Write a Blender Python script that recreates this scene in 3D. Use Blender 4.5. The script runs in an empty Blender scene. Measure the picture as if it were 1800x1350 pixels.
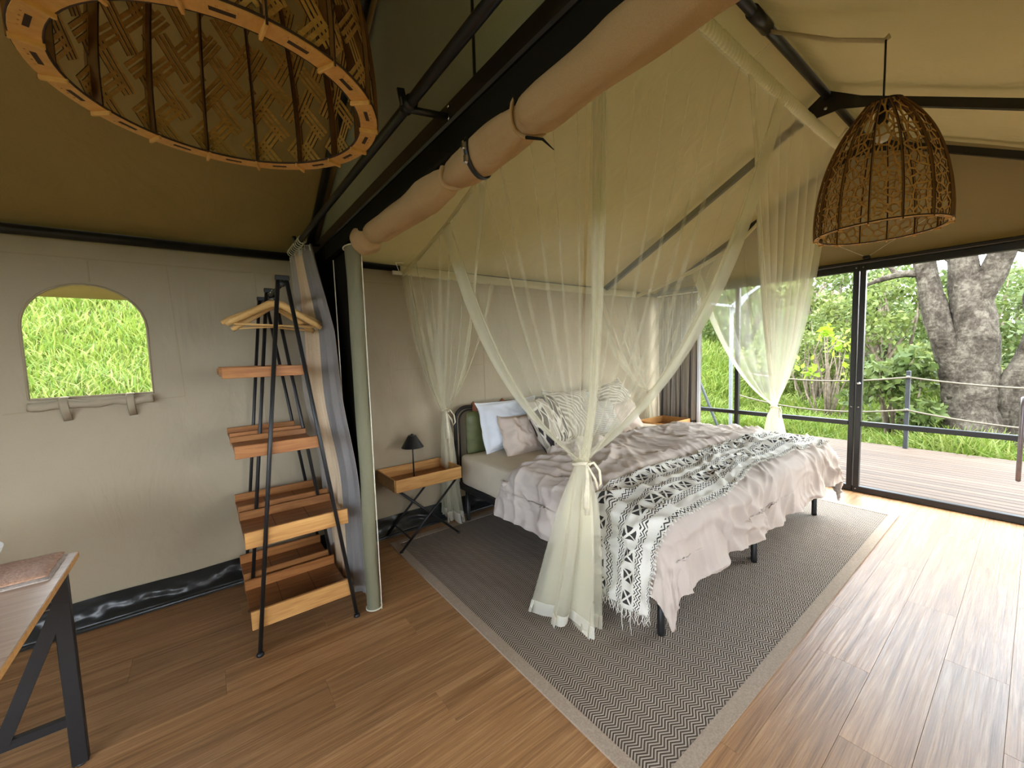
import bpy, math, random
import numpy as np
from mathutils import Vector, Matrix
from mathutils.geometry import delaunay_2d_cdt, tessellate_polygon

scene = bpy.context.scene
COL = scene.collection
random.seed(7)
PI = math.pi

# ------------------------------------------------------------------ camera
CAM_H = 1.4
yaw, pitch, roll = math.radians(37.2828), math.radians(-4.4754), math.radians(-1.7309)
fw = Vector((math.sin(yaw) * math.cos(pitch), math.cos(yaw) * math.cos(pitch), math.sin(pitch)))
rt = fw.cross(Vector((0, 0, 1))).normalized()
up = rt.cross(fw)
rt2 = rt * math.cos(roll) + up * math.sin(roll)
up2 = -rt * math.sin(roll) + up * math.cos(roll)
cam_d = bpy.data.cameras.new('camera')
cam_d.sensor_width = 36
cam_d.lens = 36 * 708.37 / 1800
cam_d.clip_start = 0.02
cam_d.clip_end = 300
cam = bpy.data.objects.new('camera', cam_d)
COL.objects.link(cam)
m4 = Matrix((rt2, up2, -fw)).transposed().to_4x4()
m4.translation = (0, 0, CAM_H)
cam.matrix_world = m4
scene.camera = cam

# ------------------------------------------------------------------ light
world = bpy.data.worlds.new('sky')
scene.world = world
world.use_nodes = True
wt = world.node_tree
wt.nodes.clear()
w_out = wt.nodes.new('ShaderNodeOutputWorld')
w_bg = wt.nodes.new('ShaderNodeBackground')
w_tc = wt.nodes.new('ShaderNodeTexCoord')
w_no = wt.nodes.new('ShaderNodeTexNoise')
w_no.inputs['Scale'].default_value = 3.0
w_no.inputs['Detail'].default_value = 5
w_cr = wt.nodes.new('ShaderNodeValToRGB')
w_cr.color_ramp.elements[0].position = 0.38
w_cr.color_ramp.elements[0].color = (0.62, 0.80, 1.0, 1)
w_cr.color_ramp.elements[1].position = 0.58
w_cr.color_ramp.elements[1].color = (1.0, 1.0, 1.0, 1)
wt.links.new(w_tc.outputs['Generated'], w_no.inputs['Vector'])
wt.links.new(w_no.outputs['Fac'], w_cr.inputs['Fac'])
wt.links.new(w_cr.outputs['Color'], w_bg.inputs['Color'])
wt.links.new(w_bg.outputs['Background'], w_out.inputs['Surface'])
w_bg.inputs['Strength'].default_value = 7.0
sun_d = bpy.data.lights.new('sun', 'SUN')
sun_d.energy = 1.2
sun_d.angle = math.radians(25)
sun_d.color = (1.0, 0.96, 0.88)
sun = bpy.data.objects.new('sun', sun_d)
COL.objects.link(sun)
sun.rotation_euler = Vector((-0.62, 0.34, -0.95)).to_track_quat('-Z', 'Y').to_euler()

vs = scene.view_settings
vs.view_transform = 'Standard'
vs.look = 'None'
vs.gamma = 1
vs.use_curve_mapping = False
vs.exposure = 1.2
try:
    scene.cycles.transparent_max_bounces = 16
    scene.cycles.max_bounces = 8
    scene.cycles.diffuse_bounces = 4
    scene.cycles.transmission_bounces = 8
    scene.cycles.adaptive_threshold = 0.05
    scene.cycles.caustics_reflective = False
    scene.cycles.caustics_refractive = False
    scene.cycles.sample_clamp_indirect = 8
except Exception:
    pass

# ------------------------------------------------------------------ mesh helpers
class MB:
    def __init__(s):
        s.v, s.f, s.uv, s.mi = [], [], [], []

    def _add(s, vs_, fs_, mi=0, uvs=None):
        o = len(s.v)
        s.v += [tuple(p) for p in vs_]
        s.f += [tuple(i + o for i in f) for f in fs_]
        s.mi += [mi] * len(fs_)
        s.uv += (uvs if uvs is not None else [(0, 0)] * len(vs_))
        return s

    def box(s, lo, hi, mi=0):
        x0, y0, z0 = lo
        x1, y1, z1 = hi
        v = [(x0, y0, z0), (x1, y0, z0), (x1, y1, z0), (x0, y1, z0), (x0, y0, z1), (x1, y0, z1), (x1, y1, z1), (x0, y1, z1)]
        f = [(0, 3, 2, 1), (4, 5, 6, 7), (0, 1, 5, 4), (1, 2, 6, 5), (2, 3, 7, 6), (3, 0, 4, 7)]
        return s._add(v, f, mi)

    def bbox(s, lo, hi, b=0.004, mi=0):
        """box with chamfered edges"""
        c = [(lo[i] + hi[i]) / 2 for i in range(3)]
        h = [(hi[i] - lo[i]) / 2 for i in range(3)]
        b = min(b, min(h) * 0.9)
        v, idx = [], {}
        for sx in (-1, 1):
            for sy in (-1, 1):
                for sz in (-1, 1):
                    for k in range(3):
                        p = [sx * (h[0] - b), sy * (h[1] - b), sz * (h[2] - b)]
                        p[k] = (sx, sy, sz)[k] * h[k]
                        idx[(sx, sy, sz, k)] = len(v)
                        v.append((c[0] + p[0], c[1] + p[1], c[2] + p[2]))
        f = []
        S = (-1, 1)
        for k in range(3):
            a, d = [i for i in range(3) if i != k]
            for sg in S:
                q = []
                for (sa, sd) in ((-1, -1), (1, -1), (1, 1), (-1, 1)):
                    t = [0, 0, 0]
                    t[k], t[a], t[d] = sg, sa, sd
                    q.append(idx[(t[0], t[1], t[2], k)])
                f.append(tuple(q))
            for sa in S:
                for sd in S:
                    t0 = [0, 0, 0]
                    t1 = [0, 0, 0]
                    t0[a] = t1[a] = sa
                    t0[d] = t1[d] = sd
                    t0[k], t1[k] = -1, 1
                    f.append((idx[(*t0, a)], idx[(*t1, a)], idx[(*t1, d)], idx[(*t0, d)]))
        for sx in S:
            for sy in S:
                for sz in S:
                    f.append(tuple(idx[(sx, sy, sz, k)] for k in range(3)))
        return s._add(v, f, mi)

    def bar(s, a, b, w, h, upv=(0, 0, 1), mi=0):
        a, b = Vector(a), Vector(b)
        d = (b - a).normalized()
        u = Vector(upv)
        if abs(d.dot(u)) > 0.98:
            u = Vector((1, 0, 0))
        sd = d.cross(u).normalized() * (w / 2)
        uu = sd.cross(d).normalized() * (h / 2)
        v = [a - sd - uu, a + sd - uu, a + sd + uu, a - sd + uu, b - sd - uu, b + sd - uu, b + sd + uu, b - sd + uu]
        f = [(0, 1, 2, 3), (7, 6, 5, 4), (0, 4, 5, 1), (1, 5, 6, 2), (2, 6, 7, 3), (3, 7, 4, 0)]
        return s._add(v, f, mi)

    def tube(s, pts, r, n=10, mi=0, cap=True, flat=1.0, jag=None):
        pts = [Vector(p) for p in pts]
        rs = r if isinstance(r, (list, tuple, np.ndarray)) else [r] * len(pts)
        k = len(pts)
        T = []
        for i in range(k):
            t = pts[min(i + 1, k - 1)] - pts[max(i - 1, 0)]
            T.append(t.normalized() if t.length > 1e-9 else Vector((0, 0, 1)))
        nrm = T[0].orthogonal().normalized()
        if abs(T[0].z) < 0.9:
            nrm = (Vector((0, 0, 1)) - T[0] * T[0].z).normalized()
        V = []
        for i in range(k):
            nrm = (nrm - T[i] * nrm.dot(T[i])).normalized()
            bn = T[i].cross(nrm)
            for j in range(n):
                a = 2 * PI * j / n
                rr = rs[i] * (jag(i, j) if jag else 1.0)
                V.append(pts[i] + nrm * (math.cos(a) * rr * flat) + bn * (math.sin(a) * rr))
        F = []
        for i in range(k - 1):
            for j in range(n):
                j2 = (j + 1) % n
                F.append((i * n + j, i * n + j2, (i + 1) * n + j2, (i + 1) * n + j))
        if cap:
            F.append(tuple(range(n - 1, -1, -1)))
            F.append(tuple((k - 1) * n + j for j in range(n)))
        return s._add(V, F, mi)

    def lathe(s, prof, c=(0, 0, 0), n=24, mi=0):
        V, F = [], []
        for (r, z) in prof:
            for j in range(n):
                a = 2 * PI * j / n
                V.append((c[0] + r * math.cos(a), c[1] + r * math.sin(a), c[2] + z))
        for i in range(len(prof) - 1):
            for j in range(n):
                j2 = (j + 1) % n
                F.append((i * n + j, i * n + j2, (i + 1) * n + j2, (i + 1) * n + j))
        F.append(tuple(range(n - 1, -1, -1)))
        F.append(tuple((len(prof) - 1) * n + j for j in range(n)))
        return s._add(V, F, mi)

    def grid(s, A, uvs=None, mi=0, close=False):
        nu, nv = A.shape[:2]
        V = [tuple(p) for p in A.reshape(-1, 3)]
        if uvs is None:
            uvs = [(i / max(1, nu - 1), j / max(1, nv - 1)) for i in range(nu) for j in range(nv)]
        F = []
        for i in range(nu if close else nu - 1):
            i2 = (i + 1) % nu
            for j in range(nv - 1):
                F.append((i * nv + j, i2 * nv + j, i2 * nv + j + 1, i * nv + j + 1))
        return s._add(V, F, mi, uvs)

    def ngon(s, pts, mi=0):
        return s._add(pts, [tuple(range(len(pts)))], mi)

    def prism(s, pts, vec, mi=0):
        n = len(pts)
        v = [Vector(p) for p in pts] + [Vector(p) + Vector(vec) for p in pts]
        f = [tuple(range(n - 1, -1, -1)), tuple(range(n, 2 * n))]
        f += [(i, (i + 1) % n, n + (i + 1) % n, n + i) for i in range(n)]
        return s._add(v, f, mi)

    def mesh(s, name, mats, smooth=False):
        me = bpy.data.meshes.new(name)
        me.from_pydata(s.v, [], s.f)
        if not isinstance(mats, (list, tuple)):
            mats = [mats]
        for m in mats:
            me.materials.append(m)
        if len(mats) > 1:
            me.polygons.foreach_set('material_index', s.mi)
        if any(u != (0, 0) for u in s.uv):
            l = me.uv_layers.new(name='UVMap')
            li = np.empty(len(me.loops), dtype=np.int32)
            me.loops.foreach_get('vertex_index', li)
            l.data.foreach_set('uv', np.array(s.uv, dtype=np.float32)[li].ravel())
        if smooth:
            me.polygons.foreach_set('use_smooth', [True] * len(me.polygons))
        me.update()
        return me

    def build(s, name, mats, parent=None, smooth=False, local=False, loc=None):
        return put(name, s.mesh(name, mats, smooth), parent, local, loc)


def put(name, me, parent=None, local=False, loc=None):
    o = bpy.data.objects.new(name, me)
    COL.objects.link(o)
    if parent is not None:
        o.parent = parent
        if not local and parent.type == 'EMPTY':
            o.location = -parent.location
    if loc is not None:
        o.location = loc
    return o


def tag(o, label=None, cat=None, group=None, kind=None):
    if label: o['label'] = label
    if cat: o['category'] = cat
    if group: o['group'] = group
    if kind: o['kind'] = kind
    return o


def thing(name, loc, label=None, cat=None, group=None, kind=None, rz=0):
    o = bpy.data.objects.new(name, None)
    COL.objects.link(o)
    o.location = loc
    o.rotation_euler = (0, 0, rz)
    o.empty_display_size = 0.1
    return tag(o, label, cat, group, kind)


def copy_tree(o, parent=None):
    c = o.copy()
    COL.objects.link(c)
    c.parent = parent
    for ch in list(o.children):
        copy_tree(ch, c)
    return c


# numpy gradient noise ------------------------------------------------
def _h(ix, iy, seed):
    n = (ix.astype(np.int64) * 374761393 + iy.astype(np.int64) * 668265263 + seed * 1442695041) & 0xFFFFFFFF
    n = ((n ^ (n >> 13)) * 1274126177) & 0xFFFFFFFF
    n = n ^ (n >> 16)
    return (n & 0xFFFF) / 65535.0 * 2 * PI


def pn(x, y, seed=0):
    x = np.asarray(x, dtype=float)
    y = np.asarray(y, dtype=float)
    x, y = np.broadcast_arrays(x, y)
    ix, iy = np.floor(x), np.floor(y)
    fx, fy = x - ix, y - iy
    sx, sy = fx * fx * fx * (fx * (fx * 6 - 15) + 10), fy * fy * fy * (fy * (fy * 6 - 15) + 10)

    def g(dx, dy):
        a = _h(ix + dx, iy + dy, seed)
        return np.cos(a) * (fx - dx) + np.sin(a) * (fy - dy)
    n0 = g(0, 0) * (1 - sx) + g(1, 0) * sx
    n1 = g(0, 1) * (1 - sx) + g(1, 1) * sx
    return (n0 * (1 - sy) + n1 * sy) * 1.4


def ridge(x, y, seed=0):
    return 1 - np.abs(pn(x, y, seed)) * 2.2


def sst(a, b, x):
    t = np.clip((np.asarray(x, dtype=float) - a) / (b - a), 0, 1)
    return t * t * (3 - 2 * t)


def normals(A):
    du = np.gradient(A, axis=0)
    dv = np.gradient(A, axis=1)
    n = np.cross(du, dv)
    return n / (np.linalg.norm(n, axis=2, keepdims=True) + 1e-9)


# ------------------------------------------------------------------ materials
class NT:
    def __init__(s, name):
        s.m = bpy.data.materials.new(name)
        s.m.use_nodes = True
        s.t = s.m.node_tree
        s.t.nodes.clear()
        s.out = s.t.nodes.new('ShaderNodeOutputMaterial')

    def n(s, typ, _p=None, **inp):
        nd = s.t.nodes.new('ShaderNode' + typ)
        for k, v in (_p or {}).items():
            setattr(nd, k, v)
        for k, v in inp.items():
            k = int(k[1:]) if k[0] == '_' and k[1:].isdigit() else k.replace('_', ' ')
            s.set(nd, k, v)
        return nd

    def set(s, nd, k, v):
        if isinstance(v, bpy.types.NodeSocket):
            s.t.links.new(v, nd.inputs[k])
        elif isinstance(v, bpy.types.Node):
            s.t.links.new(v.outputs[0], nd.inputs[k])
        else:
            if isinstance(v, (tuple, list)) and len(v) == 3 and nd.inputs[k].type == 'RGBA':
                v = (*v, 1)
            nd.inputs[k].default_value = v

    def math(s, op, a, b=0.0, c=0.0):
        nd = s.n('Math', {'operation': op})
        for i, v in enumerate((a, b, c)):
            s.set(nd, i, v)
        return nd.outputs[0]

    def ramp(s, fac, stops, interp='LINEAR'):
        nd = s.n('ValToRGB')
        nd.color_ramp.interpolation = interp
        e = nd.color_ramp.elements
        while len(e) < len(stops):
            e.new(0.5)
        for el, (p, c) in zip(e, stops):
            el.position = p
            el.color = (*c, 1) if len(c) == 3 else c
        s.set(nd, 'Fac', fac)
        return nd.outputs['Color']

    def mix(s, fac, a, b, mode='MIX'):
        nd = s.n('Mix', {'data_type': 'RGBA', 'blend_type': mode})
        s.set(nd, 0, fac)
        s.set(nd, 6, a)
        s.set(nd, 7, b)
        return nd.outputs[2]

    def noise(s, vec, scale=5, detail=3, rough=0.5, dist=0.0):
        nd = s.n('TexNoise', Scale=scale, Detail=detail, Roughness=rough, Distortion=dist)
        if vec is not None:
            s.set(nd, 'Vector', vec)
        return nd.outputs['Fac']

    def obj(s, scale=(1, 1, 1), rot=(0, 0, 0), loc=(0, 0, 0), src='Object', rnd=False):
        tc = s.n('TexCoord')
        v = tc.outputs[src]
        if rnd:
            oi = s.n('ObjectInfo')
            r1 = s.math('MULTIPLY', oi.outputs['Random'], 37.0)
            r2 = s.math('MULTIPLY', oi.outputs['Random'], 91.0)
            cb = s.n('CombineXYZ', X=r1, Y=r2)
            v = s.n('VectorMath', {'operation': 'ADD'}, _0=v, _1=cb.outputs[0]).outputs[0]
        mp = s.n('Mapping', Vector=v)
        mp.inputs['Scale'].default_value = scale
        mp.inputs['Rotation'].default_value = rot
        mp.inputs['Location'].default_value = loc
        return mp.outputs[0]

    def bump(s, h, strength=0.3, dist=0.01):
        return s.n('Bump', Strength=strength, Distance=dist, Height=h).outputs[0]

    def pbr(s, color, rough=0.6, metal=0.0, normal=None, spec=0.5, sheen=0.0):
        b = s.n('BsdfPrincipled')
        s.set(b, 'Base Color', color)
        s.set(b, 'Roughness', rough)
        s.set(b, 'Metallic', metal)
        s.set(b, 'Specular IOR Level', spec)
        if sheen:
            s.set(b, 'Sheen Weight', sheen)
        if normal is not None:
            s.set(b, 'Normal', normal)
        return b

    def done(s, sh):
        s.t.links.new(sh.outputs[0] if isinstance(sh, bpy.types.Node) else sh, s.out.inputs['Surface'])
        return s.m


def plain(name, color, rough=0.6, metal=0.0, spec=0.5, var=0.12, nscale=30, bump=0.0, sheen=0.0):
    t = NT(name)
    nz = t.noise(t.obj(), nscale, 3)
    lo = tuple(c * (1 - var) for c in color)
    hi = tuple(min(1, c * (1 + var)) for c in color)
    c = t.ramp(nz, [(0.3, lo), (0.7, hi)])
    nm = t.bump(nz, bump, 0.004) if bump else None
    return t.done(t.pbr(c, rough, metal, nm, spec, sheen))


def canvas(name, color, trans=0.0, tcol=None, var=0.08, stain=0.12, wrinkle=0.35):
    t = NT(name)
    co = t.obj()
    big = t.noise(co, 1.1, 4, 0.6)
    mid = t.noise(t.obj((1, 1, 0.45)), 3.2, 4, 0.55, 0.8)
    fine = t.noise(co, 420, 2)
    c = t.ramp(big, [(0.25, tuple(k * (1 - stain) for k in color)), (0.75, tuple(k * (1 + stain * .5) for k in color))])
    c2 = t.mix(0.25, c, t.ramp(fine, [(0.35, tuple(k * (1 - 2.5 * var) for k in color)), (0.65, tuple(k * (1 + 2 * var) for k in color))]))
    h = t.math('ADD', t.math('MULTIPLY', mid, 1.0), t.math('MULTIPLY', fine, 0.02))
    nm = t.bump(h, wrinkle, 0.05)
    d = t.n('BsdfDiffuse', Color=c2, Normal=nm)
    if trans <= 0:
        return t.done(d)
    tr = t.n('BsdfTranslucent', Color=tcol or color)
    mx = t.n('MixShader', Fac=trans)
    t.t.links.new(d.outputs[0], mx.inputs[1])
    t.t.links.new(tr.outputs[0], mx.inputs[2])
    return t.done(mx)


def wood(name, lo, hi, scale=(2.0, 26, 26), rough=0.45, bump=0.15, rnd=True, spec=0.4, fine=1.0):
    t = NT(name)
    co = t.obj(scale, rnd=rnd)
    n1 = t.noise(co, 1.0, 6, 0.62, 1.4)
    n2 = t.noise(t.obj((scale[0] * 2, scale[1] * 5, scale[2] * 5), rnd=rnd), 1.0, 4, 0.6, 0.3)
    f = t.math('ADD', t.math('MULTIPLY', n1, 0.7), t.math('MULTIPLY', n2, 0.3 * fine))
    mid = tuple((a + b) / 2 for a, b in zip(lo, hi))
    c = t.ramp(f, [(0.33, lo), (0.5, mid), (0.66, hi)])
    oi = t.n('ObjectInfo')
    tint = t.ramp(oi.outputs['Random'], [(0, (0.82, 0.82, 0.82)), (1, (1.12, 1.08, 1.05))])
    c = t.mix(1.0 if rnd else 0.0, c, tint, 'MULTIPLY')
    return t.done(t.pbr(c, rough, 0, t.bump(f, bump, 0.003), spec))


def stripes_uv(t, axis='X'):
    tc = t.n('TexCoord')
    sp = t.n('SeparateXYZ', Vector=tc.outputs['UV'])
    return sp.outputs['X'], sp.outputs['Y']


M = {}
M['black'] = plain('black_metal', (0.012, 0.012, 0.013), 0.42, 0.0, 0.5)
M['blackpipe'] = plain('black_pipe', (0.010, 0.010, 0.011), 0.38, 0.0, 0.5)
M['chrome'] = plain('chrome', (0.55, 0.55, 0.56), 0.25, 1.0)
M['roof'] = canvas('roof_canvas', (0.52, 0.435, 0.26), 0.15, (0.43, 0.365, 0.20))
M['roof_dark'] = canvas('dark_roof_canvas', (0.40, 0.29, 0.14), 0.0)
M['wall'] = canvas('wall_canvas', (0.47, 0.395, 0.28), 0.05, (0.5, 0.42, 0.28))
M['gable'] = canvas('gable_canvas', (0.47, 0.37, 0.21), 0.05, (0.45, 0.34, 0.16))
M['rib_side'] = plain('rib_side', (0.22, 0.10, 0.03), 0.6)
M['grey_canvas'] = canvas('partition_canvas', (0.36, 0.36, 0.31), 0, wrinkle=0.15)
M['dark_canvas'] = canvas('dark_flap_canvas', (0.018, 0.016, 0.013), 0)
M['seam'] = canvas('seam_tape', (0.44, 0.36, 0.245), 0)
M['roll'] = canvas('rolled_canvas', (0.46, 0.31, 0.165), 0, wrinkle=0.5)
M['green_flap'] = canvas('green_flap', (0.21, 0.20, 0.13), 0, wrinkle=0.7)
M['cream_cord'] = plain('cream_cord', (0.75, 0.70, 0.55), 0.8)
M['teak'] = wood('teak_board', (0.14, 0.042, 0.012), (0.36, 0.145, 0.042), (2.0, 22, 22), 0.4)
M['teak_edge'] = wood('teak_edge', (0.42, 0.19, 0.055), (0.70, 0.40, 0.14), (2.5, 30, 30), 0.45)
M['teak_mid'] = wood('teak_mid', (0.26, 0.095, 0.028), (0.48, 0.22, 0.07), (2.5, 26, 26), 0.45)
M['ply'] = wood('laser_cut_ply', (0.50, 0.25, 0.065), (0.72, 0.42, 0.13), (14, 14, 40), 0.6, 0.05, False)
M['ply_in'] = wood('laser_cut_lattice', (0.36, 0.18, 0.05), (0.62, 0.36, 0.11), (14, 14, 40), 0.6, 0.05, False)
M['burnt'] = plain('burnt_edge', (0.035, 0.014, 0.006), 0.8)
M['hanger'] = wood('hanger_wood', (0.62, 0.36, 0.12), (0.82, 0.55, 0.23), (8, 20, 20), 0.4)
M['white_fabric'] = plain('white_cotton', (0.80, 0.82, 0.86), 0.85, 0, 0.2, 0.03, 8, 0.15)
M['sheet'] = plain('beige_sheet', (0.60, 0.51, 0.38), 0.9, 0, 0.2, 0.04, 6, 0.15)
M['blush'] = plain('blush_cotton', (0.62, 0.50, 0.41), 0.9, 0, 0.2, 0.04, 9, 0.15)
M['duvet'] = plain('duvet_cotton', (0.56, 0.475, 0.415), 0.9, 0, 0.15, 0.03, 6, 0.1)
M['leather'] = plain('green_leather', (0.13, 0.145, 0.055), 0.42, 0, 0.5, 0.15, 14, 0.3)
M['tan_leather'] = plain('tan_leather', (0.35, 0.12, 0.055), 0.5)
M['ceramic'] = plain('white_ceramic', (0.85, 0.83, 0.80), 0.25)
M['towel'] = plain('blush_towel', (0.42, 0.24, 0.155), 0.95, 0, 0.1, 0.3, 130, 0.9, 0.2)
M['towel2'] = plain('grey_towel', (0.40, 0.33, 0.28), 0.95, 0, 0.1, 0.2, 130, 0.8, 0.2)
M['vinyl'] = plain('black_vinyl', (0.014, 0.017, 0.017), 0.28, 0, 0.6, 0.3, 7)
M['rope'] = plain('pale_rope', (0.16, 0.135, 0.10), 0.9, 0, 0.2, 0.3, 200, 0.5)
M['darkpost'] = plain('dark_grey_post', (0.035, 0.037, 0.042), 0.5)
M['greypost'] = plain('weathered_grey_tube', (0.16, 0.17, 0.17), 0.5)


def net_mat(name, color, alpha):
    t = NT(name)
    d = t.n('BsdfDiffuse', Color=color)
    tr = t.n('BsdfTranslucent', Color=color)
    a = t.n('MixShader', Fac=0.45)
    t.t.links.new(d.outputs[0], a.inputs[1])
    t.t.links.new(tr.outputs[0], a.inputs[2])
    tp = t.n('BsdfTransparent')
    b = t.n('MixShader', Fac=alpha)
    t.t.links.new(tp.outputs[0], b.inputs[1])
    t.t.links.new(a.outputs[0], b.inputs[2])
    return t.done(b)


M['net'] = net_mat('mosquito_net', (0.90, 0.87, 0.70), 0.24)
M['net_dense'] = net_mat('mosquito_net_gathered', (0.92, 0.89, 0.74), 0.34)
M['net_edge'] = net_mat('mosquito_net_hem', (0.90, 0.87, 0.70), 0.42)
M['sleeve'] = net_mat('net_sleeve', (0.94, 0.92, 0.74), 0.96)
M['sleeve_thin'] = net_mat('net_sleeve_thin', (0.86, 0.81, 0.60), 0.80)
M['hem'] = net_mat('net_white_hem', (0.88, 0.85, 0.76), 0.93)
M['tie'] = plain('net_tie_ribbon', (0.80, 0.73, 0.55), 0.9)


def glass_mat():
    t = NT('window_glass')
    tp = t.n('BsdfTransparent', Color=(0.97, 0.98, 0.97, 1))
    return t.done(tp)


M['glass'] = glass_mat()


def floor_mat():
    t = NT('floor_plank')
    n1 = t.noise(t.obj((0.7, 17, 1), rnd=True), 1.0, 6, 0.65, 2.2)
    n2 = t.noise(t.obj((1.6, 62, 1), rnd=True), 1.0, 5, 0.7, 1.2)
    n3 = t.noise(t.obj((5.0, 210, 1), rnd=True), 1.0, 3, 0.6)
    n4 = t.noise(t.obj((0.8, 3.0, 1), rnd=True), 1.0, 3, 0.5)
    f = t.math('ADD', t.math('MULTIPLY', n1, 0.42), t.math('ADD', t.math('MULTIPLY', n2, 0.36), t.math('MULTIPLY', n3, 0.22)))
    c = t.ramp(f, [(0.36, (0.17, 0.078, 0.028)), (0.5, (0.40, 0.205, 0.085)), (0.64, (0.62, 0.38, 0.185))])
    c = t.mix(t.math('MULTIPLY', n4, 0.35), c, (0.20, 0.105, 0.045, 1))
    oi = t.n('ObjectInfo')
    tint = t.ramp(oi.outputs['Random'], [(0, (0.90, 0.90, 0.91)), (1, (1.08, 1.06, 1.05))])
    c = t.mix(1.0, c, tint, 'MULTIPLY')
    r = t.math('ADD', t.math('MULTIPLY', f, -0.35), 0.54)
    return t.done(t.pbr(c, r, 0, t.bump(f, 0.9, 0.004), 0.6))


M['floor'] = floor_mat()
M['joint'] = plain('floor_joint', (0.03, 0.018, 0.01), 0.8)


def deck_mat():
    t = NT('deck_board')
    co = t.obj((30, 1.0, 1), rnd=True)
    n1 = t.noise(co, 1.0, 5, 0.65, 0.8)
    gx = t.n('TexCoord')
    sp = t.n('SeparateXYZ', Vector=gx.outputs['Object'])
    gr = t.math('SINE', t.math('MULTIPLY', sp.outputs['X'], 2 * PI / 0.0155))
    c = t.ramp(n1, [(0.3, (0.062, 0.039, 0.026)), (0.7, (0.125, 0.088, 0.064))])
    c = t.mix(t.math('MULTIPLY', t.math('MAXIMUM', gr, 0.0), 0.25), c, (0.022, 0.014, 0.010, 1))
    oi = t.n('ObjectInfo')
    c = t.mix(1.0, c, t.ramp(oi.outputs['Random'], [(0, (0.8, 0.8, 0.82)), (1, (1.15, 1.12, 1.1))]), 'MULTIPLY')
    return t.done(t.pbr(c, 0.7, 0, t.bump(t.math('SUBTRACT', n1, gr), 0.25, 0.004), 0.3))


M['deck'] = deck_mat()


def rug_mat():
    t = NT('herringbone_rug')
    tc = t.n('TexCoord')
    sp = t.n('SeparateXYZ', Vector=tc.outputs['Object'])
    x, y = sp.outputs['X'], sp.outputs['Y']
    W = 0.032
    tri = t.math('PINGPONG', x, W)
    ph = t.math('ADD', y, t.math('MULTIPLY', tri, 0.62))
    s = t.math('SINE', t.math('MULTIPLY', ph, 2 * PI / 0.0125))
    big = t.noise(tc.outputs['Object'], 2.0, 3)
    fine = t.noise(tc.outputs['Object'], 260, 2)
    k = t.math('ADD', t.math('MULTIPLY', s, 1.4), 0.5)
    a = t.mix(big, (0.075, 0.055, 0.043), (0.10, 0.075, 0.058))
    b = t.mix(fine, (0.38, 0.315, 0.255), (0.52, 0.45, 0.38))
    nd = t.n('Clamp', Value=k)
    c = t.mix(nd.outputs[0], a, b)
    return t.done(t.pbr(c, 0.95, 0, t.bump(t.math('ADD', s, fine), 0.4, 0.003), 0.1))


M['rug'] = rug_mat()
M['rug_border'] = plain('rug_border', (0.40, 0.32, 0.25), 0.95, 0, 0.1, 0.15, 160, 0.5)


def throw_mat():
    t = NT('patterned_throw')
    u, v = stripes_uv(t)                      # u = metres along, v = metres across
    rep = 0.222
    p = t.math('FRACT', t.math('DIVIDE', v, rep))
    def gt(a, b): return t.math('GREATER_THAN', a, b)
    def lt(a, b): return t.math('LESS_THAN', a, b)
    def AND(*a):
        r = a[0]
        for k in a[1:]: r = t.math('MULTIPLY', r, k)
        return r
    # two zigzag bands either side of a row of cut diamonds
    zz = t.math('PINGPONG', u, 0.0145)
    ph = t.math('FRACT', t.math('DIVIDE', t.math('SUBTRACT', v, t.math('MULTIPLY', zz, 0.95)), 0.0165))
    inz = t.math('MAXIMUM', lt(p, 0.17), AND(gt(p, 0.60), lt(p, 0.77)))
    zl = AND(lt(ph, 0.40), inz)
    cell = 0.098
    cu = t.math('SUBTRACT', t.math('FRACT', t.math('DIVIDE', u, cell)), 0.5)
    ax = t.math('ABSOLUTE', t.math('DIVIDE', cu, 0.30))
    ay = t.math('ABSOLUTE', t.math('DIVIDE', t.math('SUBTRACT', p, 0.385), 0.155))
    df = t.math('ABSOLUTE', t.math('SUBTRACT', ax, ay))
    mx = t.math('MAXIMUM', ax, ay)
    dm = AND(gt(df, 0.22), lt(mx, 0.98), gt(mx, 0.25))
    k = t.math('MAXIMUM', zl, dm)
    inside = AND(gt(v, 0.012), lt(v, 0.47))
    k = t.math('MULTIPLY', k, inside)
    fine = t.noise(t.obj(), 300, 2)
    base = t.mix(fine, (0.66, 0.63, 0.56), (0.80, 0.77, 0.70))
    c = t.mix(t.math('MULTIPLY', k, 0.96), base, (0.018, 0.016, 0.016, 1))
    return t.done(t.pbr(c, 0.95, 0, t.bump(fine, 0.3, 0.003), 0.1))


M['throw'] = throw_mat()
M['fringe'] = plain('throw_fringe', (0.72, 0.69, 0.62), 0.95)


def leaf_print(name, bg, dark, line):
    t = NT(name)
    tc = t.n('TexCoord')
    mp = t.n('Mapping', Vector=tc.outputs['UV'])
    mp.inputs['Rotation'].default_value = (0, 0, 0.5)
    mp.inputs['Scale'].default_value = (8, 3.2, 1)
    vo = t.n('TexVoronoi', {'feature': 'F1'}, Vector=mp.outputs[0], Scale=1.0, Randomness=0.75)
    ve = t.n('TexVoronoi', {'feature': 'DISTANCE_TO_EDGE'}, Vector=mp.outputs[0], Scale=1.0, Randomness=0.75)
    sp = t.n('SeparateColor', Color=vo.outputs['Color'])
    pick = t.math('GREATER_THAN', sp.outputs[0], 0.30)
    inner = t.math('GREATER_THAN', ve.outputs[0], 0.09)
    edge = t.math('LESS_THAN', ve.outputs[0], 0.06)
    c = t.mix(t.math('MULTIPLY', pick, inner), bg, dark)
    c = t.mix(edge, c, line)
    return t.done(t.pbr(c, 0.9, 0, None, 0.15))


M['leaf_print'] = leaf_print('leaf_print', (0.40, 0.34, 0.27), (0.035, 0.03, 0.032), (0.66, 0.60, 0.50))


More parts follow.
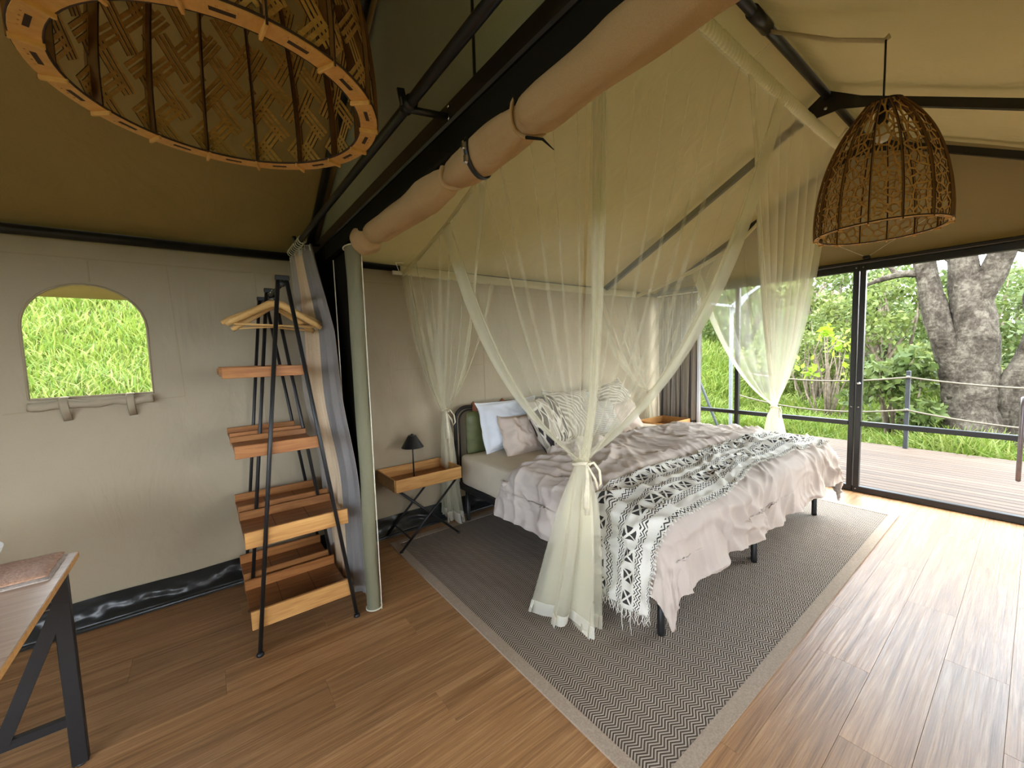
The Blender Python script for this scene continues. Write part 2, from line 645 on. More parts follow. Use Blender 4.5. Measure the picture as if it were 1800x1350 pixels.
def palm_print():
    t = NT('palm_print')
    tc = t.n('TexCoord')
    wv = t.n('TexWave', {'wave_type': 'RINGS', 'rings_direction': 'Z'}, Vector=t.n('Mapping', Vector=tc.outputs['UV']).outputs[0], Scale=4.2, Distortion=9.0, Detail=1.0, Detail_Scale=0.7)
    c = t.ramp(wv.outputs['Fac'], [(0.30, (0.27, 0.24, 0.18)), (0.55, (0.40, 0.35, 0.27)), (0.68, (0.62, 0.56, 0.46))])
    return t.done(t.pbr(c, 0.9, 0, None, 0.15))


M['palm_print'] = palm_print()


def stripe_mat(name, stops, rep, sub=None, rough=0.95, axis=0, band=None):
    """stripes along a uv axis"""
    t = NT(name)
    u, v = stripes_uv(t)
    a = u if axis == 0 else v
    p = t.math('FRACT', t.math('MULTIPLY', a, rep))
    c = t.ramp(p, stops, 'CONSTANT' if sub is None else 'LINEAR')
    fine = t.noise(t.obj(), 240, 2)
    c = t.mix(t.math('MULTIPLY', fine, 0.35), c, (0.12, 0.11, 0.10, 1))
    if band:
        k = t.math('MULTIPLY', t.math('GREATER_THAN', v, band[0]), t.math('LESS_THAN', v, band[1]))
        c = t.mix(t.math('MULTIPLY', k, 0.85), c, band[2])
    return t.done(t.pbr(c, rough, 0, t.bump(fine, 0.25, 0.003), 0.1))


M['curtain_l'] = stripe_mat('linen_curtain', [(0, (0.42, 0.37, 0.32)), (0.25, (0.78, 0.58, 0.38)), (0.62, (0.28, 0.255, 0.24))], 1.0)
M['curtain_r'] = stripe_mat('striped_curtain', [(0, (0.42, 0.37, 0.30)), (0.28, (0.12, 0.11, 0.11)), (0.36, (0.55, 0.50, 0.43)), (0.62, (0.26, 0.23, 0.21)), (0.70, (0.40, 0.35, 0.29)), (0.92, (0.09, 0.085, 0.085))], 4.0, band=(0.76, 0.82, (0.05, 0.05, 0.05, 1)))
M['stripe_cushion'] = stripe_mat('striped_cushion', [(0, (0.62, 0.57, 0.48)), (0.55, (0.20, 0.18, 0.16)), (0.8, (0.62, 0.57, 0.48))], 22, axis=1)


def bark_mat():
    t = NT('tree_bark')
    co = t.obj((1, 1, 0.8))
    a = t.noise(co, 4.0, 6, 0.7, 0.6)
    b = t.noise(t.obj((2.2, 2.2, 1.6)), 7.0, 6, 0.72, 0.6)
    v = t.n('TexVoronoi', {'feature': 'DISTANCE_TO_EDGE'}, Vector=t.obj((1, 1, 1.5)), Scale=9.0)
    f = t.math('ADD', t.math('MULTIPLY', a, 0.55), t.math('MULTIPLY', b, 0.5))
    c = t.ramp(f, [(0.36, (0.012, 0.009, 0.006)), (0.5, (0.05, 0.039, 0.029)), (0.64, (0.125, 0.104, 0.08))])
    h = t.math('ADD', f, t.math('MULTIPLY', v.outputs[0], 0.8))
    return t.done(t.pbr(c, 0.95, 0, t.bump(h, 0.7, 0.03), 0.1))


M['bark'] = bark_mat()


def leafy(name, trans=0.35, rough=0.5):
    t = NT(name)
    at = t.n('Attribute', {'attribute_name': 'Col'})
    d = t.pbr(at.outputs['Color'], rough, 0, None, 0.25)
    tr = t.n('BsdfTranslucent', Color=at.outputs['Color'])
    mx = t.n('MixShader', Fac=trans)
    t.t.links.new(d.outputs[0], mx.inputs[1])
    t.t.links.new(tr.outputs[0], mx.inputs[2])
    return t.done(mx)


M['grass'] = leafy('grass_blades')
M['leaf'] = leafy('leaves')
M['soil'] = plain('grassy_soil', (0.06, 0.065, 0.02), 0.95, 0, 0.1, 0.5, 3)
M['twig'] = plain('grey_twig', (0.16, 0.125, 0.09), 0.9, 0, 0.1, 0.4, 20)

# ------------------------------------------------------------------ the tent shell
XL, XR = -2.6, 4.80            # left end, glass wall
YB, YF = 3.08, -1.08           # wall behind the bed, wall on the camera side
ZE, YR, ZR = 2.07, 1.0, 3.20   # eave height, ridge
XP = 0.64                      # partition
SL = (ZR - ZE) / (YB - YR)


def zroof(y):
    return ZR - SL * abs(y - YR)


# floor
fl = MB().box((XL, YF, -0.12), (XR + 0.10, YB + 0.05, -0.009)).build('floor', M['joint'])
tag(fl, kind='structure')
PW, PL = 0.182, 1.22
cache = {}
row = 0
y = YF + 0.004
while y < YB - 0.02:
    w = min(PW, YB - y)
    x = -1.35 + (row * 0.437 % PL) - PL
    while x < XR - 0.01:
        x0, x1 = max(x, -1.35), min(x + PL, XR - 0.005)
        if x1 - x0 > 0.02:
            key = (round(x1 - x0, 3), round(w, 3))
            if key not in cache:
                cache[key] = MB().bbox((0.0004, 0.0004, -0.009), (key[0] - 0.0004, key[1] - 0.0004, 0.0), 0.0005).mesh('plank', M['floor'])
            put('plank', cache[key], fl, True, (x0, y, 0))
        x += PL
    y += PW
    row += 1

# ceiling slopes (fabric, kept going past the back wall as the eave overhang); the left room gets a darker, opaque canvas
for x0, x1, mt_ in ((XL, XP + 0.03, 'roof_dark'), (XP + 0.03, XR + 0.35, 'roof')):
    for y0, y1 in ((YR, YB + 0.52), (YF - 0.52, YR)):
        mb = MB()
        nx, ny = 40, 24
        X = np.linspace(x0, x1, nx)[:, None] * np.ones((1, ny))
        Yy = np.linspace(y0, y1, ny)[None, :] * np.ones((nx, 1))
        Z = ZR - SL * np.abs(Yy - YR) + 0.012 * pn(X * 1.3, Yy * 1.6, 3) + 0.03
        mb.grid(np.stack([X, Yy, Z], 2))
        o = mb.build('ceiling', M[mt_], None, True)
        md = o.modifiers.new('thick', 'SOLIDIFY')
        md.thickness = 0.006
        md.offset = 1
        tag(o, kind='structure')


def wall_with_holes(name, outer, holes, mapf, mat, thick=0.008):
    polys = [[Vector((a, b, 0)) for a, b in outer]] + [[Vector((a, b, 0)) for a, b in h] for h in holes]
    tris = tessellate_polygon(polys)
    flat = [p for pl in polys for p in pl]
    mb = MB()
    mb._add([mapf(p.x, p.y) for p in flat], [tuple(t) for t in tris])
    o = mb.build(name, mat)
    md = o.modifiers.new('thick', 'SOLIDIFY')
    md.thickness = thick
    md.offset = 0
    return tag(o, kind='structure')


# arched window outline in the back wall (x, z)
AX0, AX1, AZ0, AZ1 = -0.71, -0.24, 1.235, 1.825
arch = [(AX0, AZ0), (AX1, AZ0), (AX1, 1.60)]
for k in range(1, 16):
    a = PI * k / 16
    arch.append(((AX0 + AX1) / 2 + (AX1 - AX0) / 2 * math.cos(a), 1.60 + (AZ1 - 1.60) * math.sin(a)))
arch.append((AX0, 1.60))
wb = wall_with_holes('wall_back', [(XL, -0.02), (XR + 0.02, -0.02), (XR + 0.02, ZE + 0.04), (XL, ZE + 0.04)], [arch], lambda a, b: (a, YB, b), M['wall'])
for (x0, z0, x1, z1) in ((XL, 1.965, XR, 1.945), (-0.45, 1.95, -0.45, 1.84), (-0.13, 1.95, -0.10, 1.20), (-0.10, 1.20, -0.80, 1.17), (0.97, 1.99, 0.97, 0.15), (2.03, 0.97, 2.03, 1.45), (0.30, 1.95, 0.30, 0.2), (2.03, 1.30, 1.20, 1.29)):
    MB().bar((x0, YB - 0.005, z0), (x1, YB - 0.005, z1), 0.003, 0.006, (0, 0, 1) if z0 == z1 or abs(x1 - x0) > 0.5 else (1, 0, 0)).build('seam', M['seam'], wb)

# window_1: hem tape, rolled flap held by two straps, clear film
w1 = thing('window_1', (-0.475, YB, AZ0), kind='structure')
loop = [(a, YB - 0.004, b) for a, b in arch] + [(arch[0][0], YB - 0.004, arch[0][1])]
MB().tube(loop, 0.006, 6).build('hem_tape', M['seam'], w1, True)
pts = []
rr = []
for k in range(25):
    x = AX0 - 0.0 + (AX1 - AX0 + 0.0) * k / 24
    pts.append((x, YB - 0.035, AZ0 - 0.035 - 0.004 * math.sin(k * .7)))
    rr.append(0.021 + 0.003 * math.sin(k * 1.1))
MB().tube(pts, rr, 12).build('rolled_flap', M['wall'], w1, True)
for x in (-0.585, -0.335):
    mb = MB()
    mb.tube([(x, YB - 0.006, AZ0 + 0.005), (x, YB - 0.045, AZ0 + 0.0), (x + 0.002, YB - 0.064, AZ0 - 0.03), (x + 0.003, YB - 0.05, AZ0 - 0.065), (x + 0.004, YB - 0.012, AZ0 - 0.12)], 0.017, 8, flat=0.12)
    mb.build('strap', M['wall'], w1, True)
MB()._add([(a, YB, b) for a, b in arch], [tuple(range(len(arch)))]).build('pane', M['glass'], w1)

# camera side wall and left end wall, both out of view; bare openings added to let daylight in
wall_with_holes('wall_front', [(XL, -0.02), (XR + 0.02, -0.02), (XR + 0.02, ZE + 0.04), (XL, ZE + 0.04)],
                [[(0.8, 0.9), (1.9, 0.9), (1.9, 1.85), (0.8, 1.85)], [(-2.1, 0.8), (-0.7, 0.8), (-0.7, 1.85), (-2.1, 1.85)]],
                lambda a, b: (a, YF, b), M['wall'])
gab = lambda x: (lambda a, b: (x, a, b))
wall_with_holes('wall_left', [(YF, -0.02), (YB, -0.02), (YB, ZE + 0.04), (YR, ZR + 0.03), (YF, ZE + 0.04)], [[(-0.7, 0.3), (0.9, 0.3), (0.9, 2.0), (-0.7, 2.0)]], gab(XL), M['wall'])
# gable over the glass front
wall_with_holes('wall_right', [(YF, 2.10), (YB, 2.10), (YB, ZE + 0.04), (YR, ZR + 0.03), (YF, ZE + 0.04)], [], gab(XR + 0.03), M['gable'])
# partition: gable over the beam and the short return beside the rack
wall_with_holes('wall_partition', [(YF, 2.09), (YB, 2.09), (YB, ZE + 0.03), (YR, ZR + 0.02), (YF, ZE + 0.03)], [], gab(XP + 0.03), M['grey_canvas'])
pr = wall_with_holes('wall_return', [(2.30, 0.01), (YB, 0.01), (YB, 2.06), (2.30, 2.06)], [], gab(XP + 0.035), M['dark_canvas'])
MB().bar((XP + 0.024, 1.0, 2.16), (XP + 0.024, 1.0, 3.15), 0.012, 0.004, (0, 1, 0)).build('seam', M['black'], bpy.data.objects['wall_partition'])

# skirting of black vinyl along the back wall
nx, nz = 420, 10
X = np.linspace(XL, XR, nx)[:, None] * np.ones((1, nz))
V = np.linspace(0, 1, nz)[None, :] * np.ones((nx, 1))
prof_y = np.interp(V, [0, .18, .3, .55, 1], [0.085, 0.083, 0.055, 0.038, 0.012])
wr = 0.016 * ridge(X * 5.5 + V * 2, V * 2.2 + X * 1.2, 4) * np.sin(PI * V) + 0.008 * pn(X * 16, V * 3, 6) * np.sin(PI * V)
A = np.stack([X, YB - prof_y - wr, 0.003 + V * 0.135 + 0.006 * pn(X * 3, V * 0, 8) * V], 2)
bb = MB().grid(A).build('baseboard_back', M['vinyl'], None, True)
tag(bb, kind='structure')
MB().tube([(XL, YB - 0.092, 0.014), (XR, YB - 0.092, 0.014)], 0.012, 8).build('bottom_bead', M['vinyl'], bb, True)

# ---- poles
def pole(name, a, b, r, label, n=12, group=None, mat='blackpipe'):
    return tag(MB().tube([a, b], r, n).build(name, M[mat], None, True), label, 'pole', group)


pole('eave_pole', (XL, YB - 0.045, ZE - 0.01), (XP - 0.03, YB - 0.045, ZE), 0.026, 'black eave pole along the wall top above the arched window')
pole('eave_pole', (XP + 0.06, YB - 0.045, ZE), (XR, YB - 0.045, ZE), 0.024, 'black eave pole along the wall top behind the bed')
rp = thing('ridge_pole', (2.7, YR, ZR - 0.06), 'black ridge pole running under the roof peak to the glass front', 'pole')
MB().tube([(XP + 0.05, YR, ZR - 0.05), (XR, YR, ZR - 0.05)], 0.026, 12).build('pipe', M['blackpipe'], rp, True)
MB().tube([(2.42, YR, ZR - 0.05), (2.62, YR, ZR - 0.05)], 0.034, 12).build('joint_sleeve', M['blackpipe'], rp, True)


def truss(x, label, r=0.024, bolt=True):
    t = thing('roof_truss', (x, YR, ZR - 0.09), label, 'truss', 'black roof trusses')
    zo = -0.055
    for y1, ze in ((YB - 0.05, ZE), (YF + 0.05, ZE)):
        MB().bar((x, YR, ZR + zo - 0.02), (x, y1, zroof(y1) + zo + 0.03), 0.036, 0.05, (0, 0, 1)).build('rafter', M['blackpipe'], t)
    pts = [(x - 0.022, YR - 0.30, ZR - 0.30 * SL - 0.06), (x - 0.022, YR, ZR - 0.02), (x - 0.022, YR + 0.30, ZR - 0.30 * SL - 0.06), (x - 0.022, YR + 0.22, ZR - 0.235), (x - 0.022, YR + 0.08, ZR - 0.185), (x - 0.022, YR - 0.08, ZR - 0.185), (x - 0.022, YR - 0.22, ZR - 0.235)]
    MB().prism(pts, (-0.006, 0, 0)).build('gusset_plate', M['blackpipe'], t)
    if bolt:
        for yy in (0.0,):
            MB().lathe([(0.013, 0), (0.013, 0.008), (0.006, 0.012)], (0, 0, 0), 10).build('bolt', M['chrome'], t, True, True, (-0.03, yy, -0.055)).rotation_euler = (0, -PI / 2, 0)
    return t


truss(3.66, 'black roof truss at the ridge joint nearer the camera, above the bed')
truss(4.70, 'black roof truss against the gable over the glass front')
pole('partition_rafter', (XP - 0.03, YB - 0.05, ZE + 0.03), (XP - 0.03, YR, ZR - 0.03), 0.022, 'black rafter where the roof meets the grey partition canvas')

# partition beam with the curtain rod on brackets
beam = thing('partition_beam', (XP, 1.0, 2.10), 'thick black beam crossing the tent under the grey canvas gable', 'beam')
MB().bbox((XP - 0.03, YF, 2.065), (XP + 0.03, YB - 0.03, 2.125), 0.006).build('beam_tube', M['blackpipe'], beam)
MB().bbox((XP - 0.022, YF, 1.985), (XP + 0.02, YB - 0.06, 2.066), 0.006).build('sewn_pocket', M['dark_canvas'], beam)
MB().bbox((XP - 0.02, 2.98, 0.0), (XP + 0.02, 3.02, 2.065), 0.005).build('corner_upright', M['blackpipe'], beam)
rod = thing('curtain_rod', (0.50, 1.1, 2.09), 'black curtain rod held off the partition beam by a bracket', 'rod')
MB().tube([(0.50, YF + 0.1, 2.09), (0.50, 2.98, 2.09)], 0.0145, 12).build('rod_pipe', M['blackpipe'], rod, True)
for yb in (1.09, 2.72, -0.4):
    mb = MB()
    mb.bar((0.50, yb, 2.078), (XP - 0.02, yb - 0.02, 2.085), 0.016, 0.012)
    mb.tube([(0.50, yb - 0.02, 2.09), (0.50, yb + 0.02, 2.09)], 0.019, 12)
    mb.bar((0.487, yb, 2.085), (0.478, yb, 2.125), 0.02, 0.008, (0, 1, 0))
    mb.build('bracket', M['blackpipe'], rod, True)
for z in (2.075, 2.108):
    MB().lathe([(0.006, 0), (0.006, 0.003), (0.002, 0.005)], (0, 0, 0), 8).build('screw', M['chrome'], rod, True, True, (XP - 0.031 - 0.5, 1.06 - 1.1, z - 2.09)).rotation_euler = (0, -PI / 2, 0)

# ------------------------------------------------------------------ glass front
FX0, FX1 = XR - 0.025, XR + 0.025
def fbar(mb, y0, y1, z0, z1):
    mb.bbox((FX0, y0, z0), (FX1, y1, z1), 0.004)


def glazed(name, y0, y1, posts, kind_parts):
    t = thing(name, (XR, (y0 + y1) / 2, 0), kind='structure')
    mb = MB(); fbar(mb, y0, y1, 0.0, 0.055); mb.build('sill', M['blackpipe'], t)
    mb = MB(); fbar(mb, y0, y1, 2.04, 2.10); mb.build('head_rail', M['blackpipe'], t)
    for p in posts:
        mb = MB(); fbar(mb, p - 0.021, p + 0.021, 0.05, 2.045); mb.build('post', M['blackpipe'], t)
    ps = sorted(posts)
    for a, b in zip(ps[:-1], ps[1:]):
        mb = MB(); fbar(mb, a + 0.02, b - 0.02, 0.625, 0.667); mb.build('mid_rail', M['blackpipe'], t)
        for z0, z1 in ((0.05, 0.63), (0.66, 2.045)):
            MB().box((XR - 0.003, a + 0.019, z0), (XR + 0.003, b - 0.019, z1)).build('pane', M['glass'], t)
    return t


glazed('window_2', 1.03, 3.04, (1.052, 2.08, 3.02), None)
d1 = glazed('door_1', -0.98, 1.03, (1.002, -0.08, -0.96), None)
mb = MB()
mb.lathe([(0.016, 0), (0.016, 0.006), (0.011, 0.01), (0.011, 0.02), (0.004, 0.024)], (0, 0, 0), 14)
k = mb.build('lock_knob', M['chrome'], d1, True, True, (-0.027, 1.005 - 0.025, 1.02)); k.rotation_euler = (0, -PI / 2, 0)
mb = MB()
mb.tube([(FX0, 0.06, 0.95), (FX0 - 0.05, 0.06, 0.95), (FX0 - 0.065, 0.06, 0.90), (FX0 - 0.065, 0.06, 0.40), (FX0 - 0.05, 0.06, 0.345), (FX0, 0.06, 0.345)], 0.014, 10)
mb.build('pull_handle', plain('grey_handle', (0.25, 0.22, 0.24), 0.35, 0.6), d1, True)
w2 = bpy.data.objects['window_2']
for (yy, zz) in ((1.052, 2.07), (1.002, 2.07), (1.052, 0.80), (1.002, 0.80), (1.002, .03)):
    MB().lathe([(0.007, 0), (0.007, 0.003), (0.002, 0.005)], (0, 0, 0), 8).build('screw', M['chrome'], d1, True, True, (FX0 - XR - 0.001, yy - d1.location.y, zz)).rotation_euler = (0, -PI / 2, 0)
tr1 = MB().bbox((XR - 0.04, YF, 2.10), (XR + 0.02, YB, 2.135), 0.008).build('trim_1', M['blackpipe'])
tag(tr1, kind='structure')
cl = thing('gable_tie_cord', (XR - 0.03, 0.98, 2.15), 'thin pale cords drawn in a V to a bracket over the door', 'cord')
for y1, z1 in ((1.42, 2.46), (0.55, 2.44)):
    MB().tube([(XR - 0.035, 0.98, 2.15), (XR + 0.015, y1, z1)], 0.0025, 6).build('cord', M['cream_cord'], cl)
MB().bbox((XR - 0.055, 0.955, 2.135), (XR - 0.01, 1.005, 2.165), 0.006).build('bracket', M['blackpipe'], cl)

# ------------------------------------------------------------------ rug
RX0, RX1, RY0, RY1 = 1.005, 4.33, 0.63, 2.885
rug = thing('rug', (RX0, RY0, 0), 'large grey-brown herringbone rug with pale border under the bed', 'rug')
BW = 0.055
MB().box((RX0 + BW - 0.004, RY0 + BW - 0.004, 0.0005), (RX1 - BW + 0.004, RY1 - BW + 0.004, 0.0075)).build('herringbone_field', M['rug'], rug)
def bord(pts):
    lo = [(p[0], p[1], 0.0005) for p in pts]
    MB().prism(lo, (0, 0, 0.0095)).build('border', M['rug_border'], rug)
bord([(RX0, RY0), (RX1, RY0), (RX1 - BW, RY0 + BW), (RX0 + BW, RY0 + BW)])
bord([(RX1, RY0), (RX1, RY1), (RX1 - BW, RY1 - BW), (RX1 - BW, RY0 + BW)])
bord([(RX1, RY1), (RX0, RY1), (RX0 + BW, RY1 - BW), (RX1 - BW, RY1 - BW)])
bord([(RX0, RY1), (RX0, RY0), (RX0 + BW, RY0 + BW), (RX0 + BW, RY1 - BW)])
RZ = 0.010   # rug surface

# ------------------------------------------------------------------ bed
BX0, BX1, BY0, BY1 = 1.63, 3.91, 1.02, 2.90
bed = thing('bed', (2.77, 1.95, 0), 'wide black metal bed with green leather headboard cushions', 'bed')
for x in (BX0 + 0.03, BX1 - 0.03):
    MB().bbox((x - 0.018, BY0, 0.265), (x + 0.018, BY1 + 0.06, 0.315), 0.005).build('side_rail', M['black'], bed)
MB().bbox((BX0 + 0.02, BY0 - 0.004, 0.265), (BX1 - 0.02, BY0 + 0.032, 0.315), 0.005).build('foot_rail', M['black'], bed)
for x in (2.735, 2.80):
    MB().bbox((x - 0.015, BY0, 0.265), (x + 0.015, BY1, 0.30), 0.004).build('centre_rail', M['black'], bed)
for k in range(11):
    yy = BY0 + 0.12 + k * 0.165
    MB().bbox((BX0 + 0.03, yy, 0.298), (BX1 - 0.03, yy + 0.05, 0.314), 0.003).build('slat', M['black'], bed)
for (x, yy) in ((1.676, 1.063), (2.725, 1.063), (2.775, 1.085), (3.858, 1.063), (1.676, 2.86), (2.75, 2.86), (3.858, 2.86)):
    zb = RZ if yy < RY1 else 0
    MB().tube([(x, yy, zb), (x, yy, zb + 0.02), (x, yy, 0.28)], [0.019, 0.0185, 0.0185], 14).build('leg', M['black'], bed, True)
# headboard tube with rounded corners
HX0, HX1, HY, HZ = 1.655, 3.90, 2.985, 0.945
def rr_path(x0, x1, z0, z1, r, yv, n=7):
    p = [(x0, yv, z0)]
    for k in range(n + 1):
        a = PI - (PI / 2) * k / n
        p.append((x0 + r + r * math.cos(a), yv, z1 - r + r * math.sin(a)))
    for k in range(n + 1):
        a = PI / 2 - (PI / 2) * k / n
        p.append((x1 - r + r * math.cos(a), yv, z1 - r + r * math.sin(a)))
    p.append((x1, yv, z0))
    return p
MB().tube(rr_path(HX0, HX1, 0.0, HZ, 0.11, HY), 0.0155, 12).build('headboard_frame', M['black'], bed, True)
MB().tube(rr_path(HX0 + 0.045, HX1 - 0.045, 0.3, HZ - 0.03, 0.09, HY + 0.012), 0.008, 8).build('headboard_inner_frame', M['black'], bed, True)


def cushion_panel(x0, x1, z0, z1, y0, th):
    nu, nv = 22, 16
    U, V_ = np.meshgrid(np.linspace(-1, 1, nu), np.linspace(-1, 1, nv), indexing='ij')
    e = np.clip((1 - np.abs(U) ** 8) * (1 - np.abs(V_) ** 8), 0, 1) ** 0.5
    sq = 1 - 0.05 * np.abs(V_) ** 6
    sqv = 1 - 0.05 * np.abs(U) ** 6
    fr = np.stack([(x0 + x1) / 2 + U * (x1 - x0) / 2 * sq, y0 - th * (0.25 + 0.75 * e) + 0.006 * pn(U * 3, V_ * 3 + x0, 2), (z0 + z1) / 2 + V_ * (z1 - z0) / 2 * sqv], 2)
    bk = fr.copy()
    bk[..., 1] = y0 + 0.0 * e
    mb = MB()
    mb.grid(fr[::-1])
    mb.grid(bk)
    edge = [(i, 0) for i in range(nu)] + [(nu - 1, j) for j in range(1, nv)] + [(i, nv - 1) for i in range(nu - 2, -1, -1)] + [(0, j) for j in range(nv - 2, 0, -1)]
    ring = np.array([[fr[a], bk[a]] for a in edge])
    mb.grid(ring, close=True)
    return mb


xs = [1.745, 2.27, 2.80, 3.33, 3.85]
for k in range(4):
    c = cushion_panel(xs[k], xs[k + 1] - 0.035, 0.50, 0.905, HY - 0.018, 0.055).build('headboard_cushion', M['leather'], bed, True)
    for xx in (xs[k] + 0.09, xs[k + 1] - 0.125):
        MB().tube([(xx, HY - 0.03, 0.895), (xx, HY - 0.024, 0.95), (xx, HY, 0.968), (xx, HY + 0.022, 0.95)], 0.022, 8, flat=0.13).build('strap', M['tan_leather'], c, True)

# mattress with fitted sheet
def soft_box(lo, hi, r, name, mat, bulge=0.012, seed=1, n=26):
    """rounded box from a displaced cube sphere style grid"""
    mb = MB()
    c = np.array([(lo[i] + hi[i]) / 2 for i in range(3)])
    h = np.array([(hi[i] - lo[i]) / 2 for i in range(3)])
    for ax in range(3):
        for sg in (-1, 1):
            a, b = [i for i in range(3) if i != ax]
            na = max(6, int(n * h[a] / h.max()) + 5)
            nb = max(6, int(n * h[b] / h.max()) + 5)
            ua = np.sin(np.linspace(-1, 1, na) * PI / 2)
            ub = np.sin(np.linspace(-1, 1, nb) * PI / 2)
            Ua, Ub = np.meshgrid(ua, ub, indexing='ij')
            P = np.zeros((na, nb, 3))
            P[..., a] = Ua * h[a]
            P[..., b] = Ub * h[b]
            P[..., ax] = sg * h[ax]
            core = np.clip(P, -(h - r), h - r)
            d = P - core
            L = np.linalg.norm(d, axis=2, keepdims=True) + 1e-9
            P = core + d / L * np.minimum(L, r)
            w = bulge * pn(P[..., a] * 6 + ax * 7, P[..., b] * 6 + sg * 3, seed)
            P = P + (d / L) * w[..., None]
            P = P + c
            mb.grid(P if (sg > 0) == (ax != 1) else P[::-1])
    return mb


mt = soft_box((BX0 + 0.005, BY0 + 0.005, 0.315), (BX1 - 0.005, BY1, 0.568), 0.045, 'mattress', M['sheet'], 0.006).build('mattress', M['sheet'], None, True)
tag(mt, 'deep mattress in a beige fitted sheet on the black bed', 'mattress')

# ------------------------------------------------------------------ duvet and throw
DX0, DX1, DYF = 1.665, 3.875, 1.04
RB = 0.075


def duvet_base(a, b):
    p = np.where(a < DX0, DX0 - a, np.where(a > DX1, a - DX1, 0))
    sx = np.where(a < DX0, -1.0, 1.0)
    q = np.where(b < DYF, DYF - b, 0)
    d = np.hypot(p, q)
    dd = d + 1e-9
    dx, dy = sx * p / dd, -q / dd
    th = np.minimum(d / RB, PI / 2 * 0.94)
    e = np.maximum(0, d - RB * PI / 2 * 0.94)
    hor = RB * np.sin(th) + e * 0.17
    drop = RB * (1 - np.cos(th)) + e * 0.985
    cx, cy = np.clip(a, DX0, DX1), np.maximum(b, DYF)
    din = np.minimum(np.minimum(cx - DX0, DX1 - cx), cy - DYF)
    flap = sst(1.44, 1.50, b + 0.03 * np.sin(a * 4)) * 0.032
    puff = 0.045 * (1 - np.exp(-np.maximum(din, 0) / 0.16)) + 0.03 * pn(a * 1.7, b * 2.1, 5) * (d < 0.2)
    ztop = 0.598 + puff + flap * (d < 0.3)
    return np.stack([cx + dx * hor, cy + dy * hor, ztop - drop], -1), d, p, q


def duvet_wr(a, b, d):
    r = np.zeros_like(a)
    for k, (ang, f, st, am) in enumerate(((0.5, 5.5, 0.24, 0.028), (-0.6, 6.5, 0.22, 0.026), (1.35, 6.0, 0.25, 0.024), (2.3, 11.0, 0.25, 0.012), (0.1, 12.0, 0.25, 0.012))):
        ca, sa = math.cos(ang), math.sin(ang)
        x1, y1 = a * ca + b * sa, -a * sa + b * ca
        wob = 0.22 * pn(a * 1.7, b * 1.7, 20 + k)
        m = np.clip(0.5 + 1.3 * pn(a * 1.6 + k * 5, b * 1.6, 40 + k), 0, 1)
        rg = np.clip(ridge(x1 * f + wob * 3, y1 * f * st + wob, 60 + k), 0, 1)
        r += am * (rg ** 2.0) * m
    hang = sst(0.06, 0.30, d)
    r += hang * (0.013 * np.sin(a * 21 + 3 * pn(a * 2, b * 2, 9)) * (b < DYF + 0.02) + 0.010 * np.sin(b * 19 + 3 * pn(a * 2, b * 2, 9)) * (b > DYF - 0.05))
    return r


def drape(a, b, off=0.0, extra=None):
    P, d, p, q = duvet_base(a, b)
    n = normals(P)
    if n[n.shape[0] // 2, n.shape[1] // 2, 2] < 0:
        n = -n
    w = duvet_wr(a, b, d) + off
    if extra is not None:
        w = w + extra
    return P + n * w[..., None], d


na, nb = 260, 220
LH, RH, FH = 0.36, 0.40, 0.335
a1 = np.linspace(DX0 - LH, DX1 + RH, na)
A_, T_ = np.meshgrid(a1, np.linspace(0, 1, nb), indexing='ij')
head = 2.20 + 0.05 * np.sin(A_ * 2.6 + 0.6) + 0.05 * pn(A_ * 3, A_ * 0, 13) + 0.10 * sst(DX0 + 0.2, DX0 - 0.3, A_)
foot = DYF - FH - 0.03 * pn(A_ * 4, A_ * 0 + 2, 17)
B_ = head + (foot - head) * T_
DP, dd_ = drape(A_, B_)
# tuck the head edge down on to the mattress
tk = (1 - sst(0, 0.055, T_))
DP[..., 2] -= tk * (0.065) * (dd_ < 0.12)
nrm = normals(DP)
if nrm[na // 2, nb // 2, 2] < 0:
    nrm = -nrm
low = DP - nrm * 0.014
mb = MB()
mb.grid(DP if True else DP)
mb.grid(low[::-1])
edge = [(i, 0) for i in range(na)] + [(na - 1, j) for j in range(1, nb)] + [(i, nb - 1) for i in range(na - 2, -1, -1)] + [(0, j) for j in range(nb - 2, 0, -1)]
mb.grid(np.array([[low[e], DP[e]] for e in edge]), close=True)
dv = mb.build('duvet', M['duvet'], None, True)
tag(dv, 'rumpled pale blush duvet hanging over the foot and sides of the bed', 'duvet')

TW = 0.47
nu, nv = 260, 46
a1 = np.linspace(DX0 - 0.47, DX1 + 0.02, nu)
A2, V2 = np.meshgrid(a1, np.linspace(0, 1, nv), indexing='ij')
yc0 = np.interp(A2, [1.1, 1.6, 2.6, 3.4, 3.9], [1.345, 1.425, 1.43, 1.435, 1.43])
wid = np.interp(A2, [1.1, 1.6, 2.2, 2.7, 3.0, 3.9], [0.33, 0.43, 0.43, 0.34, 0.36, 0.42])
B2 = yc0 - V2 * wid + 0.012 * pn(A2 * 4, V2 * 0, 31)
ex = 0.010 * np.clip(ridge(A2 * 3 + V2 * 4, V2 * 3.5 - A2 * 4, 33), 0, 1) + 0.016 * np.clip(ridge(A2 * 5, V2 * 7, 35), 0, 1) * sst(2.3, 2.6, A2) * sst(3.1, 2.8, A2)
TP, _ = drape(A2, B2, 0.009, ex)
uv = [(float(A2[i, j] - 1.1), float(V2[i, j] * TW)) for i in range(nu) for j in range(nv)]
thr = thing('throw_blanket', (2.7, 1.2, 0.62), 'white throw with black zigzags and diamonds laid across the duvet', 'throw')
mb = MB()
mb.grid(TP, uv)
o = mb.build('woven_cloth', M['throw'], thr, True)
md = o.modifiers.new('thick', 'SOLIDIFY'); md.thickness = 0.004; md.offset = 1
mb = MB()
rs = random.Random(3)
